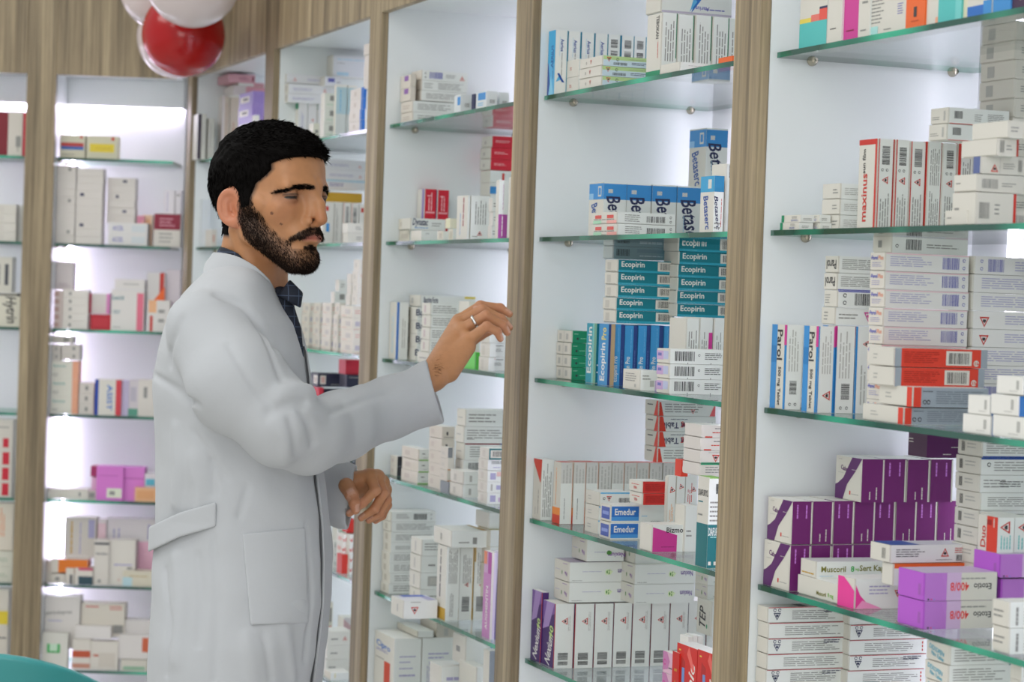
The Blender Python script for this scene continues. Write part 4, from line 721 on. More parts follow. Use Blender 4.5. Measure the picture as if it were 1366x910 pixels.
# ================================================================ BACK WALL
def F(bay, shelf, items):
    """cartons seen square on: (xl, xr, ytop, yfoot|None, n, v0, E, side colour, end colour, desc, where[, V])"""
    for it in items:
        xl, xr, yt, yb, n, v, E, cs, ce, desc, where = it[:11]
        S(bay, shelf, (xl, xr, xr), (yt, yb), n=n, v0=v, V=it[11] if len(it) > 11 else .06, E=E, D='', cs=cs, ce=ce, ct=ce, desc=desc, where=where, yaw=0, slit=0)
F('6', 1, [(80, 113, 180, None, 1, .03, 'R:.05,.5,.95,.66,#b8423c R:.05,.36,.95,.5,#3d68b0 R:.8,.85,.9,.95,r L:.1,.1,.6,.2,1', '#b9b49c', '#cfcbb4', 'cream carton with red and blue stripe', ''),
  (116, 156, 182, None, 1, .03, 'R:.1,.3,.9,.66,#dfc93c L:.3,.42,.8,.5,1,Y R:.8,.82,.9,.95,r', '#c9c6a0', '#cfccb2', 'cream carton with yellow band', '')])
_c = ('#b9b5ae', '#d9d4cd')
F('6', 2, [(72, 101, 221, None, 10, .03, ['', 'R:.6,.3,.75,.7,g', '', ''], *_c, 'flat cream carton', 'first column from post'),
  (103, 137, 225, None, 10, .03, ['', '', 'R:.15,.3,.3,.7,n', ''], *_c, 'flat cream carton', 'second column from post'),
  (143, 180, 238, 298, 6, .06, ['', 'R:.55,.4,.7,.7,n', '', 'R:.3,.3,.4,.7,n'], *_c, 'flat cream carton', 'third column from post'),
  (145, 196, 298, None, 2, .02, 'W:ACCEL,.25,.5,.4,0,e,n,.28 R:.6,.2,.95,.8,#cfd6d8', '#c9c9c8', '#dcdbd8', 'flat white carton with blue letters', 'pair under third column'),
  (183, 192, 288, None, 1, .06, 'R:0,0,1,1,#d58aa0 Q:.3,.2,1,.4,.8,.9,#e8b48a', '#e3c4b8', '#e0b0b0', 'small pink and orange carton', ''),
  (190, 202, 287, None, 1, .08, 'Q:0,0,1,.2,.8,.9,.2,.8,#e6b48c', '#e6d0bc', '#e6c4a4', 'small orange and white carton', ''),
  (206, 240, 286, None, 1, .03, 'R:0,.52,1,1,C L:.2,.6,.8,.9,3,#d79aa8 L:.2,.1,.8,.45,3', '#bdbab4', '#d5d1c8', 'white carton with crimson upper half', ''),
  (219, 233, 254, 286, 1, .07, 'N:.2,.1,.4,.9,1,l', '#dcd8de', '#e2dee2', 'pale upright carton', 'on the crimson one, first'),
  (234, 241, 254, 286, 1, .07, 'L:.2,.7,.8,.9,1', '#dcd8de', '#e2dee2', 'pale upright carton', 'on the crimson one, second')])
F('6', 3, [(73, 97, 349, 387, 1, .06, 'L:.2,.1,.9,.25,2,#b8a8b0', '#cfc6c4', '#dcd4d2', 'square white carton', 'on the stack'),
  (73, 83, 387, None, 5, .02, 'R:0,.2,.6,.8,#b89a90', '#c4b0a8', '#cdbfb8', 'small cream carton with brown end', 'stack at the post'),
  (84, 117, 387, None, 5, .025, 'R:.25,.3,.35,.7,g', '#d3cfc8', '#dfdbd3', 'flat cream carton', 'stack'),
  (119, 146, 392, 419, 1, .05, 'R:0,0,.12,1,#b83a58 R:.85,0,1,1,#d88ac0', '#d88ac0', '#d6d2cc', 'white carton with pink edges', 'on the red one'),
  (121, 147, 420, None, 1, .03, 'R:.1,.2,.9,.8,#c0303c', '#a3202c', '#b82634', 'deep red carton', ''),
  (149, 192, 387, None, 1, .03, 'R:.78,0,.98,.92,#e0738a W:Lacid,.2,.8,.1,0,t L:.05,.4,.3,.5,2,t L:.05,.05,.3,.1,1,g', '#cfcac8', '#dedbd6', 'white carton with rose stripe', ''),
  (153, 193, 373, 386.5, 1, .04, 'L:.3,.4,.8,.6,1', '#cfcac8', '#dedbd6', 'flat white carton on the rose-striped one', ''),
  (196, 220, 364, 401, 1, .05, 'R:.7,.0,.95,1,#c03a30 Q:.4,0,1,0,1,.5,o', '#cdc9c6', '#d5d2cf', 'white carton with red and orange stripe', 'upper'),
  (197, 226, 401, None, 1, .03, 'R:.05,.6,.4,1,#e9b488 R:.12,0,.25,.5,r L:.5,.2,.8,.8,2', '#cdc9c6', '#dcd9d4', 'white carton with orange patch', 'lower'),
  (222, 240, 360, None, 1, .07, 'Q:.1,.2,.8,.1,.9,.5,#e8b890', '#d9d2d6', '#ddd4da', 'pale lilac carton', '')])
F('6', 4, [(68, 97, 449, 459, 1, .03, 'R:.55,.3,.8,.8,g', '#b9b4ac', '#cbc6be', 'flat grey-white carton', 'topmost'),
  (66, 81, 460, 481, 2, .03, 'R:.4,.3,.6,.7,g', '#b9b4ac', '#cbc6be', 'small grey-white carton', 'first pair'),
  (82, 106, 460, 481, 2, .03, 'R:.6,.3,.75,.7,g', '#b9b4ac', '#cfcac2', 'small grey-white carton', 'second pair'),
  (66, 104, 482, None, 3, .025, 'R:.78,0,1,1,#e8a888 W:Aurorix,.3,.72,.16,0,#6aa8a0 L:.05,.1,.3,.3,2', '#e6a484', '#d9d8cc', 'white carton with peach edge', 'stack'),
  (106, 125, 511, None, 3, .03, 'R:.4,.3,.6,.7,g', '#bfbab2', '#d2cdc5', 'small cream carton', 'stack'),
  (127, 161, 507, None, 1, .02, 'R:0,0,.14,1,#2344a0 R:.8,0,1,1,#d0404c W:ASIST,.57,.5,.2,-90,A,n,.72', '#d0404c', '#d9d6cc', 'white carton with blue and red bars', ''),
  (162, 172, 508, None, 1, .03, '', '#b3abcc', '#c0b8d4', 'slim lilac carton', ''),
  (172, 184, 507, None, 1, .03, 'R:0,0,1,.2,#5a9a84 R:.2,.4,.8,.8,#b9b4c0', '#c9c4c4', '#cfc8cc', 'slim carton with green foot', ''),
  (185, 208, 507, None, 1, .03, 'R:.3,.5,.5,.8,g R:.7,0,.8,1,#d9d4cc', '#cfcac4', '#d9d4cc', 'cream carton by his shoulder', '')])
F('6', 5, [(62, 86, 652, None, 1, .03, '', '#c9c4ba', '#dad6cc', 'flat cream carton', 'at the post'),
  (87, 116, 653, None, 1, .02, 'R:.6,.3,.7,.7,g', '#c9c4ba', '#dad6cc', 'flat cream carton', 'next along'),
  (117, 128, 655, None, 1, .03, 'R:.2,.2,.8,.8,g', '#c9c4ba', '#c9c4ba', 'little cream carton', ''),
  (121, 130, 622, 636, 1, .06, '', '#9a2a5a', '#a83266', 'small wine-red carton', ''),
  (122, 130, 637, 654, 1, .06, '', '#d9a8c8', '#e3b6d2', 'small pale pink carton', ''),
  (129, 164, 623, None, 1, .015, 'R:.4,.08,.95,.36,#dbe0cc R:.5,.16,.7,.28,g L:.1,.7,.8,.76,1,#b05aa8', '#c46cc0', '#d47acb', 'pink carton with white label', ''),
  (165, 192, 624, None, 1, .03, 'R:0,.65,1,.68,#b05aa8', '#c46cc0', '#d67fce', 'plain pink carton', ''),
  (180, 208, 651, None, 1, .008, 'R:.1,.2,.9,.8,#d9a070', '#d9a070', '#e2b288', 'flat orange carton', '', .02),
  (193, 208, 632, 650, 1, .03, 'R:.1,.1,.9,.6,#5ab4cc', '#cfc9cf', '#d9d3d9', 'white carton with cyan patch', '')])
F('6', 6, [(86, 128, 691, 745, 1, .09, 'N:.15,.1,.3,.9,1,Y N:.45,.1,.55,.9,1,l R:.75,.5,.95,.95,l', '#c9c4bc', '#d2cdc4', 'upright white carton with pale stripes', ''),
  (130, 141, 693, 745, 1, .09, 'R:0,.4,1,.9,#e3c4cc', '#dcd4d4', '#e0d8d8', 'slim pale pink carton', ''),
  (142, 206, 693, 760, 1, .10, 'R:.6,.0,1,.55,#eab8cc N:.1,.3,.3,.9,2,l N:.8,.6,.95,.9,1,l', '#d4ced0', '#dedada', 'white carton with pink quarter', ''),
  (68, 117, 747, 765, 1, .02, 'R:.2,0,1,1,#e07a28', '#c9662a', '#d8d2c8', 'orange carton with white end', ''),
  (62, 80, 749, None, 1, .04, '', '#cfcac0', '#d8d2c8', 'small white carton', 'at the post'),
  (68, 86, 766, None, 1, .02, 'R:.3,.3,.6,.7,g', '#cfcac0', '#d8d2c8', 'small white carton', 'under the orange one'),
  (88, 98, 758, None, 1, .01, 'R:.5,0,.8,.6,D', '#cfcac0', '#d8d2c8', 'tiny white carton', ''),
  (100, 123, 758, None, 1, .012, 'R:.2,0,1,.5,#34505c R:.2,.85,1,1,#c24a70', '#cfcac0', '#d8d2c8', 'white carton with dark foot', ''),
  (126, 145, 721, None, 1, .02, 'R:0,.9,1,.95,D W:Vermidon,.5,.7,.06,0,D,n,.8 R:.3,.05,.5,.12,g', '#bdb8b0', '#d6d1c8', 'tall white carton', 'first'),
  (146, 180, 721, None, 1, .03, 'T:.4,.12,8,0,#c98a84 L:.2,.4,.9,.5,1,l R:.7,.35,.9,.4,g', '#bdb8b0', '#dad6cd', 'tall white carton', 'second'),
  (164, 205, 763, None, 1, .012, 'R:0,0,.3,.6,#b9d6dc L:.2,.6,.8,.75,1,#b8a060', '#c9c4b4', '#d6d0bc', 'wide cream carton', '')])
F('6', 7, [(52, 106, 796, 866, 1, .04, 'W:perindopres,.4,.68,.07,4,g,n,.75 L:.1,.5,.5,.56,1,l', '#cfcac4', '#dbd7d2', 'large white carton', ''),
  (108, 166, 806, 850, 1, .05, 'L:.1,.85,.4,.95,1,r L:.65,.8,.95,.95,2,r R:.75,.1,.97,.35,g', '#cfc9bc', '#d9d3c6', 'white carton with red print', ''),
  (56, 90, 845, None, 1, .006, 'R:.2,.45,.7,.7,#3fae5c R:.3,.5,.6,.7,#c4e0c8', '#c9c8c0', '#d6d5cc', 'white carton with green mark', '', .03),
  (97, 120, 853, None, 1, .012, 'R:0,.4,1,.62,#c0583c R:0,.05,1,.2,#c9907c', '#cfcac0', '#d9d4ca', 'carton with rust band', '', .03),
  (121, 157, 856, None, 1, .014, 'L:.1,.4,.3,.6,1,#c0583c R:.3,.1,.9,.6,#cfc8bc', '#cfcac0', '#d9d4ca', 'low white carton', 'middle', .03),
  (100, 148, 836, 853, 1, .02, '', '#d3cfca', '#dedad6', 'flat white carton', 'on the rust band', .03),
  (158, 200, 848, 880, 1, .02, 'R:.75,.3,.95,.9,#d06a48', '#d3cfca', '#dedad6', 'white carton with orange tab', '', .03),
  (161, 196, 881, None, 1, .012, 'R:.1,.1,.9,.4,#8fb89a', '#cfcac0', '#d4d0c4', 'low carton with green band', '', .03),
  (165, 203, 828, 848, 1, .06, '', '#d3cfca', '#dedad6', 'low white carton at the back', '')])
F('7', 1, [(-14, 11, 149, None, 1, .02, '', '#6a1420', '#7c1a28', 'dark red carton', ''),
  (11.5, 30, 149, None, 1, .02, 'R:.55,.2,.9,.45,g N:.6,.1,.8,.4,1', '#c8283c', '#cfcac0', 'white carton with red side', ''),
  (31, 35, 150, None, 1, .025, '', '#c8283c', '#d0304a', 'slim red carton', '')])
F('7', 2, [(-10, 21, 273, None, 4, .02, 'R:.2,.2,.5,.8,#d0ccc4', '#b9b5ae', '#d6d3ca', 'flat white carton', 'stack'),
  (22, 32, 274, None, 4, .05, '', '#b9b5ae', '#cfd0cc', 'flat pale carton', 'stack by post')])
F('7', 3, [(-8, 16, 343, 390, 1, .03, 'R:.6,.2,.8,.8,D N:.2,.2,.4,.8,1', '#c4c4bc', '#cfcdc2', 'white carton on black-lettered one', ''),
  (-8, 26, 391, None, 1, .02, 'W:Hytrin,.62,.5,.4,-86,k,i,.8 R:.9,.9,1,1,k R:0,.92,.9,.97,k', '#c4c2b0', '#d3d0c0', 'cream carton with black lettering', '')])
F('7', 5, [(-8, 17, 560, None, 5, .02, ['R:.5,.1,.85,.9,#c8283c', 'R:.5,.1,.85,.9,#c8283c', 'R:.5,.1,.85,.9,#c8283c', 'R:.5,.2,.8,.8,#c8283c', 'L:.2,.4,.8,.6,1'], '#c4c0b4', '#d3cfc6', 'white carton with red bar', 'stack')])
F('7', 6, [(-8, 17, 672, 735, 1, .03, 'N:.3,.3,.6,.95,2,#e08a50', '#cfc8b8', '#d9d2c4', 'white carton with orange strokes', ''),
  (-8, 16, 736, None, 2, .02, 'L:.2,.3,.8,.6,2,#9cae98', '#c4c4b4', '#d0d0c2', 'flat pale green carton', 'pair')])
F('7', 7, [(-8, 11, 787, None, 4, .02, ['', 'L:.1,.4,.9,.6,1,k', 'R:.0,.2,1,.9,#dfc93c', ''], '#c9c4b8', '#d6d1c6', 'white carton', 'stack')])
# ================================================================ cabinets
WHITE = simple('white_melamine', '#e0e5e5', 0.28, spec=0.5)
WHITEB = simple('white_back_board', '#e2e3e6', 0.35)
WOOD = wood_mat()
STEEL = simple('brushed_nickel', '#b9b2a2', 0.25, metal=1.0)
LEDM = glow('led_strip', '#efeaff', 10.0); LEDB = glow('led_strip_back_wall', '#f0e4ff', 19.0)
def green_edge():
    m, N, L, b = new_mat('polished_green_glass_edge')
    tc = N.new('ShaderNodeTexCoord'); n = N.new('ShaderNodeTexNoise'); n.inputs['Scale'].default_value = 5.0; n.inputs['Detail'].default_value = 1.0
    L.new(tc.outputs['Object'], n.inputs[0])
    r = N.new('ShaderNodeValToRGB'); r.color_ramp.elements[0].position = .45; r.color_ramp.elements[0].color = (*srgb('#164e40'), 1)
    r.color_ramp.elements[1].position = .70; r.color_ramp.elements[1].color = (*srgb('#35b892'), 1)  # lighter patches paint in the light caught along the edge
    L.new(n.outputs[0], r.inputs[0]); L.new(r.outputs[0], b.inputs['Base Color'])
    b.inputs['Roughness'].default_value = 0.12; b.inputs['Specular IOR Level'].default_value = 0.8
    return m
EDGEM = green_edge(); GLASS = glass_mat()
ZTOP, PANEL_T = 0.262, 0.03
DEPTH = 0.345
BACKLIT = {'6', '7'}
def unit(bay, n_shelves, uL, uR, label, post_w=0.083):
    fr = BAYS[bay][0]; fu, fv, Z = fr.u, fr.v, np.array([0, 0, 1.0]); DEPTH = .345 if fr is RW else .235
    root = empty('shelving_unit', fr.P(uL, 0, FLOOR_Z), label, 'shelving unit', 'wall shelving units')
    def box(name, u0, u1, v0, v1, z0, z1, mat, bevel=0):
        m = MB(); c = fr.P(u0, v0, z0); m.hexa(c, fu*(u1-u0), fv*(v1-v0), Z*(z1-z0), mat)
        return m.build(name, root, bevel)
    box('upright', uL-post_w, uL, -.026, -.0085, FLOOR_Z, 0.9, WOOD, .0012)
    box('side_panel', uL-PANEL_T, uL, -.0083, DEPTH, FLOOR_Z, ZTOP, WHITE)
    box('back_panel', uL, uR, DEPTH, DEPTH+.012, FLOOR_Z, ZTOP, WHITEB)
    box('top_panel', uL, uR, -.005, DEPTH, ZTOP, ZTOP+.018, WHITE)
    if bay == 'R':
        box('side_panel', uR, uR+PANEL_T, -.0083, DEPTH, FLOOR_Z, ZTOP, WHITE)
        box('upright', uR-.03, uR+.053, -.026, -.0085, FLOOR_Z, .249, WOOD, .0012)
    if bay in BACKLIT:
        box('light_strip', uL+.012, uL+.020, DEPTH-.02, DEPTH-.0005, FLOOR_Z+.1, .165, LEDB)
        box('light_strip', uL+.021, uR-.01, DEPTH-.02, DEPTH-.0005, .165, .175, LEDB)
        box('light_pelmet', uL+.001, uR-.002, DEPTH-.05, DEPTH-.0005, .177, ZTOP-.001, WHITE)
    else:
        box('light_strip', uR-.009, uR-.0005, .004, .016, FLOOR_Z+.1, ZTOP-.02, LEDM)  # added strip, unseen behind the near upright, to light the carton sides
        box('light_strip', uL+.112, uL+.122, DEPTH-.012, DEPTH-.0005, FLOOR_Z+.1, ZTOP-.02, LEDM)
    for i in range(1, n_shelves+1):
        z = SHELF_TOP[i]-.008
        g = MB()
        a, b = uL+.006, uR-.006
        c = fr.P(a, 0, z)
        V8 = [c, c+fu*(b-a), c+fu*(b-a)+fv*(DEPTH-.011), c+fv*(DEPTH-.011)]; V8 += [p+Z*.008 for p in V8]
        g.add(V8, [(0, 3, 2, 1), (4, 5, 6, 7)], GLASS)
        g.add(V8, [(0, 1, 5, 4), (1, 2, 6, 5), (2, 3, 7, 6), (3, 0, 4, 7)], EDGEM)
        o = g.build('glass_shelf')
        tag(o, f"clear glass {SHELF_NAME[i]} with green edge, {BAY_NAME[bay]}", 'glass shelf', 'glass shelves')
        check_label(o['label'])
        for v in ((.060, .298) if fr is RW else (.05, .19)):
            p = MB(); pr = [(0.0001, .012), (.0045, .012), (.0055, .010), (.0055, .006), (.0078, .004), (.0082, .0003)]
            q = fr.P(uL, v, z+.0005)
            if fr is RW: lathe(p, pr, q, STEEL, 14, 'X')
            else:
                vs, fs = [], []
                for k in range(12):
                    t = 2*math.pi*k/12
                    for r_, h_ in pr: vs.append(q+fu*h_+fv*r_*math.cos(t)+Z*r_*math.sin(t))
                for k in range(12):
                    for j in range(len(pr)-1): A, B = k*len(pr)+j, ((k+1) % 12)*len(pr)+j; fs.append((A, B, B+1, A+1))
                p.add(vs, fs, STEEL, True)
            p.build('shelf_peg', root)
    return root
ULS = {k: BAYS[k][1] for k in BAYS}
unit('R', 5, ULS['R'], ULS['R']+.90, 'white shelving unit with oak upright holding purple cartons, end bay')
unit('2', 5, ULS['2'], ULS['R']-PANEL_T, 'white shelving unit with oak upright holding teal cartons, bay past his hand')
unit('3', 6, ULS['3'], ULS['2']-PANEL_T, 'white shelving unit with oak upright behind his raised hand')
unit('4', 7, ULS['4'], ULS['3']-PANEL_T, 'white shelving unit with oak upright behind his face')
unit('5', 7, ULS['5'], ULS['4']-PANEL_T, 'white shelving unit beside the balloons in the corner', .05)
unit('6', 7, ULS['6'], -.010, 'white lit shelving unit on back wall under the balloons', BAYS['6'][1]-_u7)
unit('7', 7, ULS['7'], _u7-.002, 'white lit shelving unit at the far end of back wall')
# fascia boards over the openings
def fascia(fr, u0, u1, label):
    m = MB(); m.hexa(fr.P(u0, -.0262, .25), fr.u*(u1-u0), fr.v*.018, np.array([0, 0, .65]), WOOD)
    tag(m.build('fascia_board', None, .001), label, 'fascia board', None)
u_c5 = ULS['5']-.05
for a, b, l in ((ULS['5'], ULS['4']-.0835, 'oak fascia board above the corner bay'), (ULS['4'], ULS['3']-.0835, 'oak fascia board above the bay behind his face'),
                (ULS['3'], ULS['2']-.0835, 'oak fascia board above the bay behind his hand'), (ULS['2'], ULS['R']-.0835, 'oak fascia board above the bay past his hand'), (ULS['R'], ULS['R']+.9, 'oak fascia board above the end bay')):
    fascia(RW, a+.0005, b, l)
fascia(BW, ULS['6']+.0005, -.012, 'oak fascia board behind the balloons on back wall')
fascia(BW, ULS['7']+.0005, _u7-.0005, 'oak fascia board at the far end of back wall')
# thin grey rail inside the corner bay
m = MB(); _rz = RW.on_v(320, 95.5, .10)[1]; m.hexa(RW.P(ULS['5']+.002, .09, _rz-.007), np.array([.83, 0, 0]), np.array([0, .02, 0]), np.array([0, 0, .012]), simple('grey_rail', '#55585c', .4))
tag(m.build('metal_rail'), 'dark grey rail across the top of the corner bay', 'rail')
# walls and floor behind and below
WALLP = simple('white_wall_paint', '#dcdcd8', 0.7)
def plane(name, p, a, b, mat):
    m = MB(); p, a, b = map(np.asarray, (p, a, b)); m.add([p, p+a, p+a+b, p+b], [(0, 1, 2, 3)], mat); o = m.build(name); o['kind'] = 'structure'; return o
def floor_mat():
    m, N, L, b = new_mat('pale_floor_tiles')
    tc = N.new('ShaderNodeTexCoord'); br = N.new('ShaderNodeTexBrick'); br.inputs['Scale'].default_value = 1.7; br.offset = 0.0
    br.inputs['Color1'].default_value = (*srgb('#dedbd4'), 1); br.inputs['Color2'].default_value = (*srgb('#d9d6ce'), 1); br.inputs['Mortar'].default_value = (*srgb('#8f8c86'), 1)
    br.inputs['Mortar Size'].default_value = 0.006; br.inputs['Row Height'].default_value = .5; br.inputs['Brick Width'].default_value = .5
    L.new(tc.outputs['Object'], br.inputs[0]); L.new(br.outputs[0], b.inputs['Base Color']); b.inputs['Roughness'].default_value = 0.25
    return m
plane('floor', (-6, -6, FLOOR_Z), (10.5, 0, 0), (0, 7, 0), floor_mat())
plane('wall_right', (-3.9, .375, FLOOR_Z), (6.5, 0, 0), (0, 0, 2.9), WALLP)
pb = BW.P(0.3, .265, FLOOR_Z); plane('wall_back', pb, BW.u*-4.0, (0, 0, 2.9), WALLP)
# ================================================================ balloons
def at_px(x, y, depth): return CAM+ray(x, y)*depth
def balloon(x, y, rpx, depth, mat, label, squash=1.12):
    c = at_px(x, y, depth); r = rpx/FPX*depth
    root = MB(); pr = []
    for k in range(25):
        t = math.pi*k/24
        rr = r*math.sin(t); h = -r*math.cos(t)*(1.0 if t < math.pi/2 else squash)
        if t > math.pi*.5: rr *= (1-.10*((t-math.pi/2)/(math.pi/2))**2)
        pr.append((max(rr, .0004), h))
    lathe(root, pr, (0, 0, 0), mat, 36)
    o = root.build('balloon'); o.location = tuple(c)
    tag(o, label, 'balloon')
    k = MB(); lathe(k, [(.001, r*squash-.002), (.005, r*squash+.004), (.004, r*squash+.009), (.010, r*squash+.016), (.0005, r*squash+.017)], (0, 0, 0), mat, 12)
    kn = k.build('knot'); kn.parent = o
    return o
def rubber(name, hexc, trans):
    m, N, L, b = new_mat(name)
    b.inputs['Base Color'].default_value = (*srgb(hexc), 1); b.inputs['Roughness'].default_value = .18
    b.inputs['Subsurface Weight'].default_value = .03; b.inputs['Subsurface Radius'].default_value = (.05, .03, .03); b.inputs['Subsurface Scale'].default_value = .05
    return m
RED, PEARL = rubber('red_latex', '#a6060a', 0), rubber('pearl_latex', '#d3c6c4', 0)
balloon(245, 47, 55.5, 6.0, RED, 'glossy red balloon hanging below the white ones')
balloon(257, -27, 64, 5.74, PEARL, 'pearly white balloon overlapping the red one in front')
balloon(213, -14, 53, 6.20, PEARL, 'pearly white balloon peeking out beside the red one')
balloon(236, 51, 53, 6.44, PEARL, 'pearly white balloon almost hidden behind the red one')
# ================================================================ chair
TEAL = simple('teal_plastic', '#3f9b9b', 0.35)
def chair():
    c = at_px(18, 880, 4.6); base = np.array([c[0], c[1], FLOOR_Z])
    R = np.array([math.sin(YAW), math.cos(YAW), 0]); Fh = np.array([-math.cos(YAW), math.sin(YAW), 0]); Z = np.array([0, 0, 1.0])
    root = empty('tub_chair', base, 'teal moulded chair with rounded open back, by the back-wall shelving', 'chair')
    top = c[2]-FLOOR_Z+.05
    # seat shell: a tub whose wall rises to the rounded back rim
    def shell(scale, zoff, mat, name):
        m = MB(); vs, fs = [], []
        NS, NR = 48, 14
        for i in range(NS):
            t = 2*math.pi*i/NS
            for j in range(NR):
                q = j/(NR-1)
                back = 0.5+0.5*math.sin(t)                      # high where the back is (towards the camera)
                hgt = .45+(top-.45)*(back**1.2)*1.0
                rad = (.17+.07*q)*scale
                z = .43+(hgt-.43)*q
                p = base + R*(rad*1.08*math.cos(t)) - Fh*(rad*math.sin(t)) + Z*(z+zoff)
                vs.append(p)
        for i in range(NS):
            for j in range(NR-1):
                a, b = i*NR+j, ((i+1) % NS)*NR+j
                fs.append((a, b, b+1, a+1))
        m.add(vs, fs, mat, True); o = m.build(name, root)
        s = o.modifiers.new('thick', 'SOLIDIFY'); s.thickness = .022; s.offset = 0
        b = o.modifiers.new('bevel', 'BEVEL'); b.width = .009; b.segments = 3
        return o
    shell(1, 0, TEAL, 'backrest')
    m = MB(); vs = [base+Z*.445]; fs = []
    for i in range(40):
        t = 2*math.pi*i/40; vs.append(base+R*(.185*math.cos(t))-Fh*(.172*math.sin(t))+Z*(.45))
    for i in range(40): fs.append((0, 1+i, 1+(i+1) % 40))
    m.add(vs, fs, TEAL, True); o = m.build('seat', root); s = o.modifiers.new('thick', 'SOLIDIFY'); s.thickness = .03; s.offset = 1
    for sx in (-1, 1):
        for sy in (-1, 1):
            m = MB(); p0 = base+R*(.11*sx)+Fh*(.10*sy)+Z*.43; p1 = base+R*(.19*sx)+Fh*(.18*sy)
            vs, fs = [], []
            for k in range(10):
                t = 2*math.pi*k/10; d = R*math.cos(t)+Fh*math.sin(t); vs += [p0+d*.014, p1+d*.010]
            for k in range(10): a, b = 2*k, 2*((k+1) % 10); fs.append((a, b, b+1, a+1))
            m.add(vs, fs, simple('pale_beech', '#b99a6c', .5), True); m.build('leg', root)
chair()
# ================================================================ light, camera
def area(name, loc, size, power, col=(1, 1, 1), rot=(0, 0, 0), sy=None):
    l = bpy.data.lights.new(name, 'AREA'); l.energy = power; l.color = col; l.size = size
    if sy: l.shape = 'RECTANGLE'; l.size_y = sy
    o = bpy.data.objects.new(name, l); COL.objects.link(o); o.location = loc; o.rotation_euler = rot
    return o
area('ceiling_panel_light', (1.2, -1.6, 1.25), 1.2, 16, (1, .99, .96))
area('added_fill_light', (4.2, -2.7, .25), 2.2, 46, (1, .99, .97), (math.radians(80), 0, math.radians(66)))  # fill light added behind the camera to brighten faces turned that way
area('ceiling_panel_light', (-0.8, -1.9, 1.25), 1.2, 16, (1, .99, .96))
area('ceiling_panel_light', (-2.6, -1.7, 1.25), 1.2, 18, (1, .99, .96))
w = bpy.data.worlds.new('shop_light'); SC.world = w; w.use_nodes = True
w.node_tree.nodes['Background'].inputs[0].default_value = (0.95, 0.98, 1.0, 1)
w.node_tree.nodes['Background'].inputs[1].default_value = 0.58
cam = bpy.data.cameras.new('camera'); co = bpy.data.objects.new('camera', cam); COL.objects.link(co)
cam.sensor_width = 36; cam.lens = FPX*36/IW; cam.clip_start = .05; cam.clip_end = 100
co.matrix_world = Matrix(((RGT[0], UPV[0], -FWD[0], CAM[0]), (RGT[1], UPV[1], -FWD[1], CAM[1]), (RGT[2], UPV[2], -FWD[2], CAM[2]), (0, 0, 0, 1)))
cam.dof.use_dof = True; cam.dof.focus_distance = 3.55; cam.dof.aperture_fstop = 7.0
SC.camera = co
SC.view_settings.view_transform = 'Standard'; SC.view_settings.look = 'None'; SC.view_settings.gamma = 1.0
SC.view_settings.use_curve_mapping = False; SC.view_settings.exposure = 0.13
SC.cycles.max_bounces = 10; SC.cycles.transparent_max_bounces = 24; SC.cycles.caustics_reflective = False; SC.cycles.caustics_refractive = False
SC.cycles.use_denoising = True
# ================================================================ the man
D0 = 3.82                               # distance of his middle from the camera
MPX = D0/FPX                            # metres per photo pixel there
def cam_to_world(A):                    # rows (right, up, away from D0)
    A = np.asarray(A, float)
    return CAM + np.outer(A[:, 0], RGT) + np.outer(A[:, 1], UPV) + np.outer(A[:, 2]+D0, FWD)
def P3(x, y, c):
    d = D0+c
    return np.array([(x-IW/2)/FPX*d, -(y-IH/2)/FPX*d, c])
def smin(a, b, k):
    h = np.clip(.5+.5*(b-a)/k, 0, 1)
    return b*(1-h)+a*h-k*h*(1-h)
def smax(a, b, k): return -smin(-a, -b, k)
def cone(X, a, b, ra, rb):
    a, b = np.asarray(a, np.float32), np.asarray(b, np.float32)
    ab = b-a; L = float(ab@ab)+1e-12
    t = np.clip(((X[0]-a[0])*ab[0]+(X[1]-a[1])*ab[1]+(X[2]-a[2])*ab[2])/L, 0, 1)
    return np.sqrt((X[0]-a[0]-t*ab[0])**2+(X[1]-a[1]-t*ab[1])**2+(X[2]-a[2]-t*ab[2])**2)-(ra+(rb-ra)*t)
def ell(X, c, r):
    r = np.asarray(r, np.float32); m = float(r.min())
    q = np.sqrt(((X[0]-c[0])/r[0])**2+((X[1]-c[1])/r[1])**2+((X[2]-c[2])/r[2])**2)
    g = np.sqrt(((X[0]-c[0])/r[0]**2)**2+((X[1]-c[1])/r[1]**2)**2+((X[2]-c[2])/r[2]**2)**2)+1e-9
    return q*(q-1)/g
def grid(lo, hi, h):
    ax = [np.arange(l, u+h, h, dtype=np.float32) for l, u in zip(lo, hi)]
    return [ax[0][:, None, None], ax[1][None, :, None], ax[2][None, None, :]], (np.array(lo, float), h)
